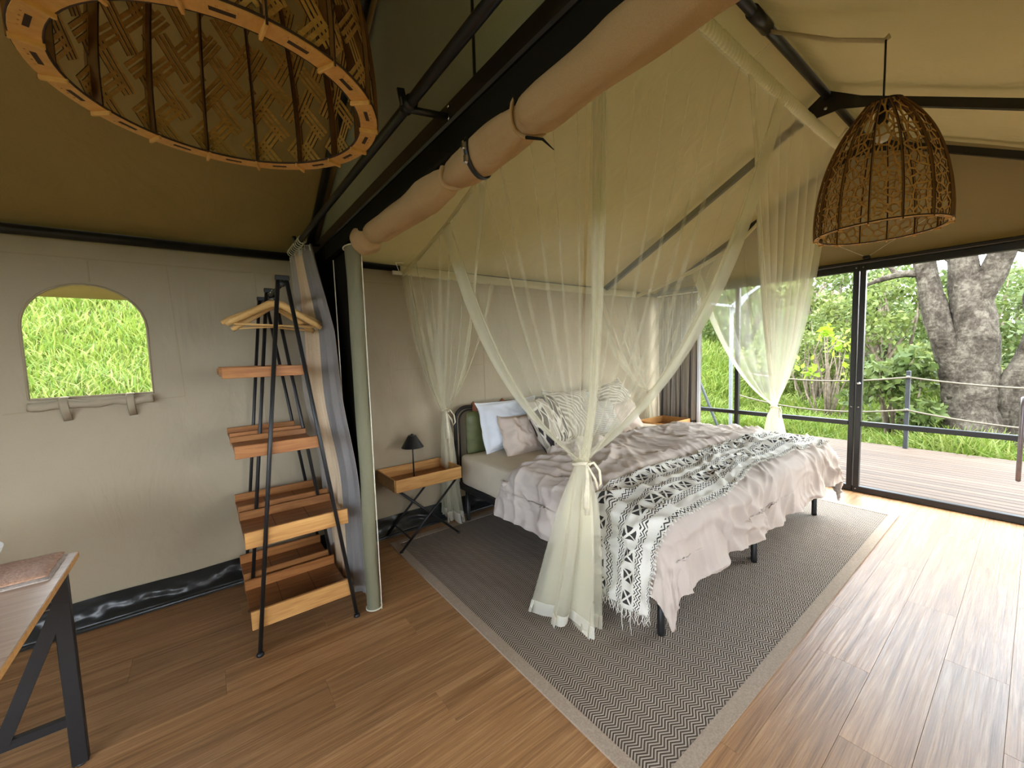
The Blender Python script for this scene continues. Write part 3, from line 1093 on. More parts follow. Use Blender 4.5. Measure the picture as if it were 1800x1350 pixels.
for j in range(0, nv):
    p = Vector(TP[0, j])
    L = rs.uniform(0.03, 0.055)
    if j in (27, 33): L = 0.11
    mb.tube([p, p + Vector((rs.uniform(-.008, .004), rs.uniform(-.012, .012), -L * .5)), p + Vector((rs.uniform(-.012, .006), rs.uniform(-.02, .02), -L))], [0.0018, 0.0016, 0.001], 5)
mb.build('fringe', M['fringe'], thr)
mb = MB()
for i in range(10, nu - 2, 2):
    p = Vector(TP[i, nv - 1])
    mb.tube([p + Vector((0, 0.004, 0.004)), p + Vector((rs.uniform(-.004, .004), -0.008, 0.006)), p + Vector((rs.uniform(-.006, .006), -0.014, 0.0))], [0.0035, 0.0045, 0.003], 5)
mb.build('tufted_edge', M['fringe'], thr)

# ------------------------------------------------------------------ pillows
def pillow(name, w, h, th, mat, loc, rot, label, cat='pillow', seed=1, flange=0.0, wr=0.008, group=None):
    nu, nv = 44, 36
    U, V_ = np.meshgrid(np.linspace(-1, 1, nu), np.linspace(-1, 1, nv), indexing='ij')
    Ui, Vi = np.clip(U * (1 + flange), -1, 1), np.clip(V_ * (1 + flange), -1, 1)
    e = (np.clip(1 - np.abs(Ui) ** 3.2, 0, 1) * np.clip(1 - np.abs(Vi) ** 3.2, 0, 1)) ** 0.52
    xx = U * w / 2 * (1 - 0.07 * (1 - np.abs(V_) ** 2) * np.abs(U) ** 3)
    yy = V_ * h / 2 * (1 - 0.09 * (1 - np.abs(U) ** 2) * np.abs(V_) ** 3)
    rim = np.exp(-((1 - np.maximum(np.abs(U), np.abs(V_))) / 0.25) ** 2)
    wz = wr * pn(U * 2.2 + seed, V_ * 2.2, seed) + wr * 0.9 * np.clip(ridge(U * 3.4, V_ * 3.4 + seed, seed + 5), 0, 1) * (0.4 + rim)
    mid = wr * 2.2 * pn(U * 1.7 + seed * 3, V_ * 1.7, seed + 9) * rim
    up_ = np.stack([xx, yy, th / 2 * e + wz * (0.2 + e) + mid + 0.003], 2)
    dn = np.stack([xx, yy, -th / 2 * e + mid - 0.003], 2)
    uvs = [(float((U[i, j] + 1) / 2), float((V_[i, j] + 1) / 2)) for i in range(nu) for j in range(nv)]
    mb = MB()
    mb.grid(up_, uvs)
    mb.grid(dn[::-1], uvs)
    edge = [(i, 0) for i in range(nu)] + [(nu - 1, j) for j in range(1, nv)] + [(i, nv - 1) for i in range(nu - 2, -1, -1)] + [(0, j) for j in range(nv - 2, 0, -1)]
    mb.grid(np.array([[dn[k], up_[k]] for k in edge]), close=True)
    o = mb.build(name, mat, None, True)
    o.location = loc
    o.rotation_euler = rot
    return tag(o, label, cat, group)


R_ = math.radians
pillow('pillow', 0.68, 0.44, 0.21, M['white_fabric'], (2.13, 2.825, 0.775), (R_(74), 0, R_(3)), 'plump white pillow against the headboard nearest the black lamp', seed=2, flange=0.06, wr=0.016)
pillow('pillow', 0.68, 0.44, 0.21, M['white_fabric'], (3.42, 2.80, 0.765), (R_(70), 0, R_(-3)), 'white pillow on the far half of the bed behind the cushions', seed=3, flange=0.06)
pillow('cushion', 0.42, 0.37, 0.17, M['blush'], (2.10, 2.645, 0.70), (R_(64), R_(4), R_(4)), 'small blush cushion with pinched corners leaning on the near white pillow', 'cushion', seed=4, flange=0.12, wr=0.024)
pillow('cushion', 0.52, 0.50, 0.15, M['leaf_print'], (2.34, 2.56, 0.785), (R_(66), R_(-4), R_(24)), 'square cushion printed with dark leaves, nearest behind the net', 'cushion', seed=5, flange=0.04, wr=0.010)
pillow('cushion', 0.54, 0.50, 0.14, M['palm_print'], (2.70, 2.66, 0.80), (R_(68), R_(4), R_(-4)), 'beige cushion with palm-frond print beside the dark leaf cushion', 'cushion', seed=6, flange=0.04, wr=0.010)
pillow('cushion', 0.52, 0.50, 0.14, M['palm_print'], (3.46, 2.71, 0.83), (R_(66), R_(-8), R_(8)), 'palm-frond cushion standing highest on the far half of the bed', 'cushion', seed=7, flange=0.04, wr=0.012)
pillow('cushion', 0.42, 0.40, 0.15, M['stripe_cushion'], (3.02, 2.56, 0.735), (R_(60), R_(3), R_(-4)), 'pale cushion with thin horizontal stripes at the middle of the bed', 'cushion', seed=8, flange=0.02)
pillow('cushion', 0.42, 0.36, 0.13, M['blush'], (3.36, 2.555, 0.70), (R_(60), R_(-6), R_(-8)), 'blush cushion on the far half of the bed beside the striped one', 'cushion', seed=9, flange=0.08, wr=0.012)

# ------------------------------------------------------------------ tray tables
def tray_table(loc, label):
    t = thing('tray_table', loc, label, 'table', 'tray side tables')
    W, D, zt, hh, tk = 0.52, 0.36, 0.45, 0.088, 0.012
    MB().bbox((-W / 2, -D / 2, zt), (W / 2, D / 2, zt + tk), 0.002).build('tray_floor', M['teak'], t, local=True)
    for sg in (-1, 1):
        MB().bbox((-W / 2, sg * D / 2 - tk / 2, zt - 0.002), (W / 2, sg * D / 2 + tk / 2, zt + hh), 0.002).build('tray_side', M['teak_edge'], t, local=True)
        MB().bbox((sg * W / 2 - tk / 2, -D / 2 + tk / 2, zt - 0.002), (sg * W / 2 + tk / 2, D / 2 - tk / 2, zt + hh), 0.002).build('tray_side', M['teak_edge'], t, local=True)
    for yy in (-0.155, 0.155):
        for sg in (-1, 1):
            o_ = 0.006 * sg
            l = MB().tube([(sg * 0.235, yy + o_, 0.012), (-sg * 0.225, yy + o_, zt - 0.004)], 0.0085, 10).build('leg', M['black'], t, True, True)
            MB().lathe([(0.010, 0), (0.013, 0.004), (0.013, 0.014), (0.009, 0.02)], (sg * 0.235, yy + o_, 0.0), 12).build('foot', M['black'], l, True)
    for sg in (-1, 1):
        MB().tube([(sg * 0.225, -0.16, zt - 0.006), (sg * 0.225, 0.16, zt - 0.006)], 0.008, 8).build('cross_bar', M['black'], t, True, True)
        MB().tube([(sg * 0.16, -0.155, 0.085), (sg * 0.16, 0.155, 0.085)], 0.006, 8).build('stretcher', M['black'], t, True, True)
    return t


tray_table((1.252, 2.845, RZ * 0.3), 'teak tray table on crossed black legs beside the near side of the bed')
tray_table((4.32, 2.70, RZ), 'teak tray table half hidden behind the bed by the striped curtain')

tl = thing('table_lamp', (1.20, 2.83, 0.464), 'small black table lamp with cone shade on the near tray table', 'lamp')
MB().lathe([(0.042, 0), (0.042, 0.006), (0.012, 0.010)], (1.20, 2.83, 0.464), 24).build('base', M['black'], tl, True)
MB().tube([(1.20, 2.83, 0.472), (1.20, 2.83, 0.79)], 0.0055, 10).build('stem', M['black'], tl, True)
prof = [(0.083, 0), (0.031, 0.085), (0.031, 0.088), (0.028, 0.088), (0.028, 0.085), (0.080, 0.001)]
mb = MB(); mb.lathe(prof[:4], (1.20, 2.83, 0.715), 28); mb.build('shade', M['black'], tl, False)
MB().lathe([(0.006, 0), (0.010, 0.004), (0.010, 0.014), (0.004, 0.016)], (1.20, 2.83, 0.80), 12).build('finial', M['black'], tl, True)

# ------------------------------------------------------------------ clothes rack
rack = thing('clothes_rack', (0.335, 2.6, 0), 'black A-frame clothes rack with four levels of teak shelves', 'clothes rack')
FYS = (2.185, 2.615, 2.985)
APX, APZ = 0.322, 1.80
for yy in FYS:
    for sg, fx in ((-1, 0.115), (1, 0.562)):
        tx = APX + sg * 0.017
        l = MB().tube([(fx, yy, 0.015), (tx, yy, APZ - 0.02)], 0.0095, 12).build('leg', M['black'], rack, True)
        MB().lathe([(0.012, 0), (0.016, 0.003), (0.016, 0.012), (0.010, 0.02)], (fx, yy, 0.0), 14).build('foot', M['black'], l, True)
    MB().bbox((APX - 0.030, yy - 0.010, APZ - 0.030), (APX + 0.030, yy + 0.010, APZ - 0.006), 0.003).build('head_plate', M['black'], rack)
    MB().tube([(APX, yy - 0.012, APZ - 0.045), (APX, yy + 0.012, APZ - 0.045)], 0.014, 12).build('rail_socket', M['black'], rack, True)
MB().tube([(APX, FYS[0], APZ - 0.045), (APX, FYS[2], APZ - 0.045)], 0.009, 12).build('hanging_rail', M['black'], rack, True)
for lv, (z0, lip) in enumerate(((0.130, 0.085), (0.525, 0.075), (0.955, 0.055), (1.325, 0.045))):
    sx0, sx1 = ((0.095, 0.55), (0.095, 0.55), (0.085, 0.445), (0.062, 0.405))[lv]
    for (y0, y1) in ((2.20, 2.60), (2.632, 2.968)):
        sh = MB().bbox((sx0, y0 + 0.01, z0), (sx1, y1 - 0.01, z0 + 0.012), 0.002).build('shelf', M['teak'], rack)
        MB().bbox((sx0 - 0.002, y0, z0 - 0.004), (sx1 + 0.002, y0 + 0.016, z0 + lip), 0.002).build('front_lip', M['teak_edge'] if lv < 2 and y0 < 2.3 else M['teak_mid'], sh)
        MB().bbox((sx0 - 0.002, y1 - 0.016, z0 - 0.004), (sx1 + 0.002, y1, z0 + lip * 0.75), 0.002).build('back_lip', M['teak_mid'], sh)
        if lv < 2:
            for xx in (0.24, 0.40):
                MB().box((xx, y0 + 0.016, z0 + 0.0118), (xx + 0.002, y1 - 0.016, z0 + 0.0124)).build('board_joint', M['burnt'], sh)

# hangers
def hanger(yy, tilt, label):
    t = thing('coat_hanger', (APX, yy, APZ - 0.045 + 0.009), label, 'hanger', 'wooden coat hangers')
    t.rotation_euler = (0, tilt, R_(3 - tilt * 60))
    z0 = -0.075
    pts = [(-0.215, 0.012, z0 - 0.115), (-0.185, 0.006, z0 - 0.095), (-0.10, 0, z0 - 0.047), (-0.03, 0, z0 - 0.005), (0, 0, z0), (0.03, 0, z0 - 0.005), (0.10, 0, z0 - 0.047), (0.185, 0.006, z0 - 0.095), (0.215, 0.012, z0 - 0.115)]
    MB().tube(pts, [0.012, 0.016, 0.017, 0.019, 0.02, 0.019, 0.017, 0.016, 0.012], 10, flat=1.0).build('shoulder', M['hanger'], t, True, True)
    MB().tube([(-0.185, 0.004, z0 - 0.112), (0.185, 0.004, z0 - 0.112)], 0.005, 8).build('trouser_bar', M['hanger'], t, True, True)
    hp = [(0, 0, z0 + 0.01), (0, 0, z0 + 0.035)]
    for k in range(10):
        a = -PI / 2 + 0.4 + k * (PI * 1.25) / 9
        hp.append((0.018 * math.cos(a) - 0.002, 0, z0 + 0.056 + 0.018 * math.sin(a)))
    MB().tube(hp, 0.002, 6).build('hook', M['chrome'], t, True, True)
    return t


hanger(2.42, 0.03, 'wooden coat hanger in front of the other two on the rack')
hanger(2.48, -0.09, 'middle one of three wooden coat hangers on the rack')
hanger(2.55, 0.10, 'rearmost of three wooden coat hangers on the rack')

# ------------------------------------------------------------------ curtains
def hung_cloth(top, bot, nf, amp, nu, nv, seed=1, wav=0.0):
    """top/bot: functions u->xyz ; folds pushed sideways"""
    u = np.linspace(0, 1, nu)
    T = np.array([top(k) for k in u])
    B = np.array([bot(k) for k in u])
    v = np.linspace(0, 1, nv)
    P = T[:, None, :] * (1 - v)[None, :, None] + B[:, None, :] * v[None, :, None]
    d = T[-1] - T[0]
    d = d / np.linalg.norm(d)
    nrm_ = np.cross(d, [0, 0, 1.0])
    ph = nf * 2 * PI * u[:, None] + 0.9 * np.sin(v * 3 + seed)[None, :] + 1.3 * pn(u * 4, u * 0, seed)[:, None]
    a = amp * (0.75 + 0.35 * v)[None, :]
    off = np.sin(ph) * a + 0.35 * a * np.sin(2.3 * ph + 1)
    P = P + nrm_[None, None, :] * off[..., None] + d[None, None, :] * (0.4 * a * np.cos(ph))[..., None]
    return P


cu = thing('curtain', (0.56, 2.7, 0), 'linen curtain in grey and beige bunched on rings beside the rack', 'curtain')
P = hung_cloth(lambda u: (0.0, 3.0 - 0.42 * u, 2.055), lambda u: (0.0, 2.86 - 0.60 * u, 0.09 - 0.03 * u), 6, 0.017, 190, 60, 3)
_u = np.linspace(0, 1, 190)[:, None]
_z = P[..., 2]
xm = np.where(_z > 1.55, np.interp(_z, [1.55, 2.06], [0, 1]), 0)
x_low = 0.585 + 0.040 * _u
x_mid = 0.515 + 0.065 * _u
x_top = 0.505 + 0.030 * _u
wl = sst(1.25, 0.62, _z)
P[..., 0] += np.where(_z > 1.55, x_mid * (1 - xm) + x_top * xm, x_mid * (1 - wl) + x_low * wl)
P[..., 1] -= 0.10 * _u * sst(2.05, 1.5, _z) * sst(0.0, 1.0, _z)
P[..., 0] = np.minimum(P[..., 0], 0.665)
mb = MB(); mb.grid(P)
o = mb.build('cloth', M['curtain_l'], cu, True)
md = o.modifiers.new('thick', 'SOLIDIFY'); md.thickness = 0.003
for k in range(9):
    yy = 2.97 - 0.045 * k
    pts = [(0.50 + 0.021 * math.cos(a), yy + 0.006 * math.sin(a), 2.083 + 0.023 * math.sin(a)) for a in np.linspace(0, 2 * PI, 13)]
    MB().tube(pts, 0.0028, 6).build('ring', M['cream_cord'], cu, True)
mb = MB()
mb.grid(np.stack([P[:, 0] + [-.004, 0, 0.004], P[:, 1] + [-.004, 0, 0.004]], 1))
mb.build('heading_tape', plain('curtain_heading', (0.50, 0.46, 0.40), 0.9), cu, True)

# black second layer and the green-lined edge flap of the partition
fl_ = thing('partition_flap', (0.64, 2.16, 0), 'olive green canvas flap hanging as a roll at the partition edge', 'canvas flap')
zz = np.linspace(0.02, 1.965, 60)
ang = np.linspace(0, 2 * PI, 26)
Zg, Ag = np.meshgrid(zz, ang, indexing='ij')
rx = 0.036 + 0.006 * pn(Zg * 2.2, Ag * 0.8, 5)
ry = np.interp(Zg, [0, .4, 1.4, 1.8, 1.97], [0.040, 0.036, 0.038, 0.05, 0.085]) + 0.004 * pn(Zg * 3, np.cos(Ag) * 2, 6)
xc = 0.655 + 0.008 * pn(Zg * 1.5, Zg * 0, 7)
yc = np.interp(Zg, [0, 1.2, 1.97], [2.18, 2.185, 2.19])
A = np.stack([xc + rx * np.cos(Ag), yc + ry * np.sin(Ag), Zg], 2)
MB().grid(A).build('canvas_roll', M['green_flap'], fl_, True)
pts = [(0.655 + 0.042 * math.cos(-0.9), 2.18 - 0.046, z) for z in zz]
MB().tube(pts, 0.0025, 6).build('piping', M['cream_cord'], fl_, True)
pts = [(0.655 + 0.041 * math.cos(a), 2.19 + 0.086 * math.sin(a), 1.967) for a in ang]
MB().tube(pts, 0.004, 6).build('top_binding', M['cream_cord'], fl_, True)
pts = [(0.655 + 0.041 * math.cos(a), 2.18 + 0.041 * math.sin(a), 0.022) for a in ang]
MB().tube(pts, 0.004, 6).build('bottom_binding', M['cream_cord'], fl_, True)
MB().tube([(0.60, 2.36, 1.93), (0.606, 2.37, 0.9)], 0.0025, 6).build('draw_cord', M['cream_cord'], fl_, True)

# striped curtain in the far corner
cr = thing('curtain', (4.66, 2.72, 0), 'striped grey and cream curtain at the corner of the glass front', 'curtain')
P = hung_cloth(lambda u: (4.66, 2.98 - 0.50 * u, 2.03), lambda u: (4.66, 2.98 - 0.49 * u, 0.04), 8, 0.026, 170, 30, 8)
mb = MB(); mb.grid(P); o = mb.build('cloth', M['curtain_r'], cr, True)
md = o.modifiers.new('thick', 'SOLIDIFY'); md.thickness = 0.003
P2 = hung_cloth(lambda u: (4.665, 2.475 - 0.05 * u, 2.03), lambda u: (4.665, 2.49 - 0.05 * u, 0.04), 2, 0.010, 20, 40, 9)
MB().grid(P2).build('white_leading_edge', M['white_fabric'], cr, True)
MB().tube([(4.66, 3.0, 2.045), (4.66, 2.42, 2.045)], 0.010, 8).build('curtain_track', M['ceramic'], cr, True)

# ------------------------------------------------------------------ rolled canvas under the beam
ro = thing('rolled_partition_canvas', (0.66, 1.1, 1.95), 'tan canvas partition rolled up and strapped beneath the black beam', 'canvas roll')
keys = [(2.10, 1.985, 0.02), (2.085, 1.985, 0.045), (2.03, 1.972, 0.074), (1.97, 1.972, 0.066), (1.935, 1.985, 0.034), (1.91, 1.978, 0.052), (1.85, 1.970, 0.060), (1.7, 1.966, 0.058), (1.5, 1.963, 0.058), (1.33, 1.963, 0.060), (1.20, 1.966, 0.050), (1.165, 1.968, 0.034), (1.13, 1.967, 0.047), (1.08, 1.966, 0.055), (1.0, 1.966, 0.056), (0.90, 1.968, 0.056), (0.83, 1.972, 0.052), (0.785, 1.975, 0.043), (0.755, 1.973, 0.055), (0.70, 1.976, 0.057), (0.5, 1.98, 0.057), (0.2, 1.985, 0.057), (-0.3, 1.985, 0.058), (-1.0, 1.985, 0.058)]
yk = np.array([k[0] for k in keys])[::-1]
ys = np.linspace(2.10, -1.0, 260)
zc = np.interp(ys, yk, np.array([k[1] for k in keys])[::-1])
rk = np.interp(ys, yk, np.array([k[2] for k in keys])[::-1])
Yg, Ag = np.meshgrid(ys, np.linspace(0, 2 * PI, 32), indexing='ij')
rg = rk[:, None] * (1 + 0.16 * pn(Yg * 4, np.cos(Ag) * 1.3 + np.sin(Ag), 3) + 0.05 * np.clip(ridge(Yg * 2.5, Ag * 1.6, 5), 0, 1))
A = np.stack([0.672 + rg * np.cos(Ag) * 0.95, Yg, zc[:, None] + rg * np.sin(Ag)], 2)
MB().grid(A).build('roll', M['roll'], ro, True)
for yy, rr_ in ((1.935, 0.034), (1.163, 0.040), (0.785, 0.052)):
    zz_ = float(np.interp(yy, yk, np.array([k[1] for k in keys])[::-1]))
    pts = [(0.672 + rr_ * math.cos(a), yy + 0.01 * math.sin(a * 2), zz_ + rr_ * math.sin(a)) for a in np.linspace(0, 2 * PI, 20)]
    MB().tube(pts, 0.008, 8, flat=0.5).build('tie_strap', M['roll'], ro, True)
zy = 1.005
pts = [(0.672 + 0.058 * math.cos(a), zy + 0.02 * math.cos(a), 1.966 + 0.060 * math.sin(a)) for a in np.linspace(PI * 0.75, PI * 1.75, 18)]
zp = MB().tube(pts, 0.0085, 8, flat=0.45).build('zip', M['black'], ro, True)
for a in (PI * 0.98, PI * 1.15):
    c = Vector((0.672 + 0.064 * math.cos(a), zy + 0.02 * math.cos(a), 1.966 + 0.066 * math.sin(a)))
    MB().bbox(tuple(c - Vector((0.006, 0.006, 0.012))), tuple(c + Vector((0.006, 0.006, 0.012))), 0.003).build('zip_pull', M['chrome'], zp)
MB().tube([(0.63, 0.745, 1.895), (0.64, 0.70, 1.875), (0.65, 0.675, 1.845)], [0.004, 0.003, 0.001], 6).build('loose_strap', M['dark_canvas'], ro, True)

# ------------------------------------------------------------------ desk with towels and bowl
dk = thing('desk', (-0.85, 1.7, 0), 'wooden desk top on a black steel frame at the left edge', 'desk')
DZ, DXR, DYB, DYF_, DXL = 0.73, -0.408, 2.085, 1.10, -1.75
MB().bbox((DXL, DYF_, DZ - 0.020), (DXR, DYB, DZ), 0.002).build('top', wood('desk_top', (0.34, 0.22, 0.15), (0.55, 0.40, 0.29), (1.8, 24, 24), 0.30, 0.1, False), dk)
MB().bbox((DXR - 0.001, DYF_, DZ - 0.0195), (DXR + 0.0012, DYB, DZ - 0.0005), 0.0005).build('edge_band', M['teak_edge'], dk)
for x in (DXR - 0.035, DXL + 0.03):
    for yy in (DYB - 0.09, DYF_ + 0.05):
        MB().bbox((x - 0.021, yy - 0.014, 0.006), (x + 0.021, yy + 0.014, DZ - 0.02), 0.002).build('leg', M['black'], dk)
        MB().lathe([(0.014, 0), (0.016, 0.003), (0.012, 0.008)], (x, yy, 0), 12).build('foot', M['black'], dk, True)
xr, xl, yb_, yf2 = DXR - 0.035, DXL + 0.03, DYB - 0.09, DYF_ + 0.05
for x in (xr, xl):
    MB().bbox((x - 0.011, yf2, DZ - 0.062), (x + 0.011, yb_, DZ - 0.021), 0.002).build('side_apron', M['black'], dk)
for yy in (yb_, yf2):
    MB().bbox((xl, yy - 0.011, DZ - 0.052), (xr, yy + 0.011, DZ - 0.021), 0.002).build('apron', M['black'], dk)
MB().bbox((xl, yb_ - 0.011, 0.155), (xr, yb_ + 0.011, 0.188), 0.002).build('stretcher', M['black'], dk)
MB().bbox((xl, yb_ - 0.009, 0.585), (xr, yb_ + 0.009, 0.605), 0.002).build('stretcher', M['black'], dk)
MB().bar((xr, yb_ - 0.004, 0.60), (xr - 0.165, yb_ - 0.004, 0.18), 0.038, 0.022, (0, 1, 0)).build('brace', M['black'], dk)
MB().bar((xl, yb_ - 0.004, 0.60), (xl + 0.165, yb_ - 0.004, 0.18), 0.038, 0.022, (0, 1, 0)).build('brace', M['black'], dk)


def folded(name, x0, x1, y0, y1, z0, th, mat, label, seed):
    nu, nv = 40, 30
    U, V_ = np.meshgrid(np.linspace(-1, 1, nu), np.linspace(-1, 1, nv), indexing='ij')
    e = np.clip((1 - np.abs(U) ** 10) * (1 - np.abs(V_) ** 10), 0, 1) ** 0.5
    X = (x0 + x1) / 2 + U * (x1 - x0) / 2 + 0.004 * pn(V_ * 3, U * 2, seed)
    Y_ = (y0 + y1) / 2 + V_ * (y1 - y0) / 2 + 0.004 * pn(U * 3, V_ * 2, seed + 1)
    top = np.stack([X, Y_, z0 + th * (0.35 + 0.65 * e) + 0.003 * pn(U * 4, V_ * 4, seed + 2) * e], 2)
    bot = np.stack([X, Y_, np.full_like(X, z0)], 2)
    mb = MB(); mb.grid(top); mb.grid(bot[::-1])
    edge = [(i, 0) for i in range(nu)] + [(nu - 1, j) for j in range(1, nv)] + [(i, nv - 1) for i in range(nu - 2, -1, -1)] + [(0, j) for j in range(nv - 2, 0, -1)]
    mb.grid(np.array([[bot[k], top[k]] for k in edge]), close=True)
    return tag(mb.build(name, mat, None, True), label, 'towel', 'towels on the desk')


folded('hand_towel', -0.80, -0.432, 1.86, 2.072, DZ + 0.0005, 0.010, M['towel2'], 'grey folded towel lowest in the pair on the desk corner', 4)
folded('hand_towel', -0.80, -0.438, 1.868, 2.068, DZ + 0.0112, 0.012, M['towel'], 'terracotta ribbed towel on top of the grey one at the desk corner', 7)
bw = MB().lathe([(0.05, 0), (0.06, 0.004), (0.10, 0.05), (0.115, 0.088), (0.112, 0.09), (0.096, 0.052), (0.05, 0.012)], (-0.655, 1.945, DZ + 0.024), 36).build('bowl', M['ceramic'], None, True)
tag(bw, 'white round bowl on the towels at the left edge', 'bowl')

# ------------------------------------------------------------------ pendant lamps
PROF = [(0.0, 1.0), (0.08, 1.006), (0.18, 1.0), (0.35, 0.955), (0.52, 0.87), (0.68, 0.745), (0.82, 0.58), (0.92, 0.42), (1.0, 0.27)]


def pr(v):
    return float(np.interp(v, [p[0] for p in PROF], [p[1] for p in PROF]))


# smooth profile
_vs = np.linspace(0, 1, 41)
_rs = np.array([pr(v) for v in _vs])
for _ in range(6):
    _rs[1:-1] = (_rs[:-2] + 2 * _rs[1:-1] + _rs[2:]) / 4


def prs(v):
    return float(np.interp(v, _vs, _rs))


def lattice_mesh(segs, R, H, n, bw, th, name, mat, inset=0.006):
    """segs: list of ((u0,v0),(u1,v1),w) with u in [-1,1] across one panel, v in [0,1] up the shade"""
    mb = MB()
    tn = math.tan(PI / n)

    def P(u, v, dr):
        r = (prs(v) * R - inset + dr) * math.cos(PI / n)
        return Vector((r, u * prs(v) * R * tn * 0.97, v * H))
    for (a, b, w) in segs:
        k = max(1, int(math.ceil(abs(b[1] - a[1]) * H / 0.05)))
        for i in range(k):
            t0, t1 = i / k, (i + 1) / k
            p0 = (a[0] + (b[0] - a[0]) * t0, a[1] + (b[1] - a[1]) * t0)
            p1 = (a[0] + (b[0] - a[0]) * t1, a[1] + (b[1] - a[1]) * t1)
            A0, B0 = P(*p0, 0), P(*p1, 0)
            A1, B1 = P(*p0, -th), P(*p1, -th)
            d = (B0 - A0)
            if d.length < 1e-5:
                continue
            nn = (A0 - A1).normalized()
            sd = d.normalized().cross(nn).normalized() * (w / 2)
            v = [A0 - sd, A0 + sd, B0 + sd, B0 - sd, A1 - sd, A1 + sd, B1 + sd, B1 - sd]
            mb._add(v, [(0, 1, 2, 3), (7, 6, 5, 4), (0, 3, 7, 4), (1, 5, 6, 2)], 0)
            mb.mi[-2:] = [1, 1]
    return mb.mesh(name, mat)


def voronoi_segs(R, H, n, seed):
    rs = random.Random(seed)
    asp = R * math.tan(PI / n) / H      # half width in units of height
    pts = []
    v = -0.10
    while v < 1.1:
        cell = (0.030 + 0.028 * max(0, min(1, v)) ** 1.2 + 0.014 * math.sin(max(0, v) * 9) ** 2) / H
        nx = max(2, int(round(2.6 * asp / cell)))
        for k in range(nx):
            u = -1.3 + 2.6 * (k + 0.5 + rs.uniform(-.38, .38)) / nx
            pts.append(Vector((u * asp, v + rs.uniform(-.4, .4) * cell)))
        v += cell * 0.9
    vv, ee, ff = delaunay_2d_cdt(pts, [], [], 0, 1e-6)[:3]
    cc = []
    for f in ff:
        a, b, c = [vv[i] for i in f]
        d = 2 * (a.x * (b.y - c.y) + b.x * (c.y - a.y) + c.x * (a.y - b.y))
        if abs(d) < 1e-12:
            cc.append(None)
            continue
        ux = (a.length_squared * (b.y - c.y) + b.length_squared * (c.y - a.y) + c.length_squared * (a.y - b.y)) / d
        uy = (a.length_squared * (c.x - b.x) + b.length_squared * (a.x - c.x) + c.length_squared * (b.x - a.x)) / d
        cc.append((ux, uy))
    em = {}
    for i, f in enumerate(ff):
        for k in range(3):
            e = tuple(sorted((f[k], f[(k + 1) % 3])))
            em.setdefault(e, []).append(i)
    segs = []
    for e, fs in em.items():
        if len(fs) != 2 or cc[fs[0]] is None or cc[fs[1]] is None:
            continue
        p, q = cc[fs[0]], cc[fs[1]]
        s = clip_box((p[0] / asp, p[1]), (q[0] / asp, q[1]))
        if s:
            segs.append((s[0], s[1], 0.0074))
    return segs


def clip_box(p, q, x0=-1, x1=1, y0=0.0, y1=1.0):
    dx, dy = q[0] - p[0], q[1] - p[1]
    t0, t1 = 0.0, 1.0
    for pp, qq in ((-dx, p[0] - x0), (dx, x1 - p[0]), (-dy, p[1] - y0), (dy, y1 - p[1])):
        if abs(pp) < 1e-12:
            if qq < 0: return None
            continue
        r = qq / pp
        if pp < 0: t0 = max(t0, r)
        else: t1 = min(t1, r)
        if t0 >= t1: return None
    return ((p[0] + dx * t0, p[1] + dy * t0), (p[0] + dx * t1, p[1] + dy * t1))


def weave_segs(R, H, n, p=0.072, dl=0.0132, w=0.0084):
    asp = R * math.tan(PI / n)
    c, s = math.cos(R_(52)), math.sin(R_(52))
    segs = []
    hw = dl + w * 0.5 + 0.0006
    for fam in (0, 1):
        for j in range(-14, 15):
            for k in (-1, 0, 1):
                b = j * p + k * dl
                for i in range(-14, 15):
                    if (i + j) % 2 == fam:
                        ivs = [(i * p - p / 2, i * p + p / 2)]
                    else:
                        ivs = [(i * p - p / 2, i * p - hw), (i * p + hw, i * p + p / 2)]
                    for (a0, a1) in ivs:
                        def P(a):
                            if fam == 0: return ((a * c - b * s) / asp, (a * s + b * c) / H + 0.31)
                            return ((-a * c + b * s) / asp, (a * s + b * c) / H + 0.31)
                        g = clip_box(P(a0), P(a1))
                        if g: segs.append((g[0], g[1], w))
    return segs


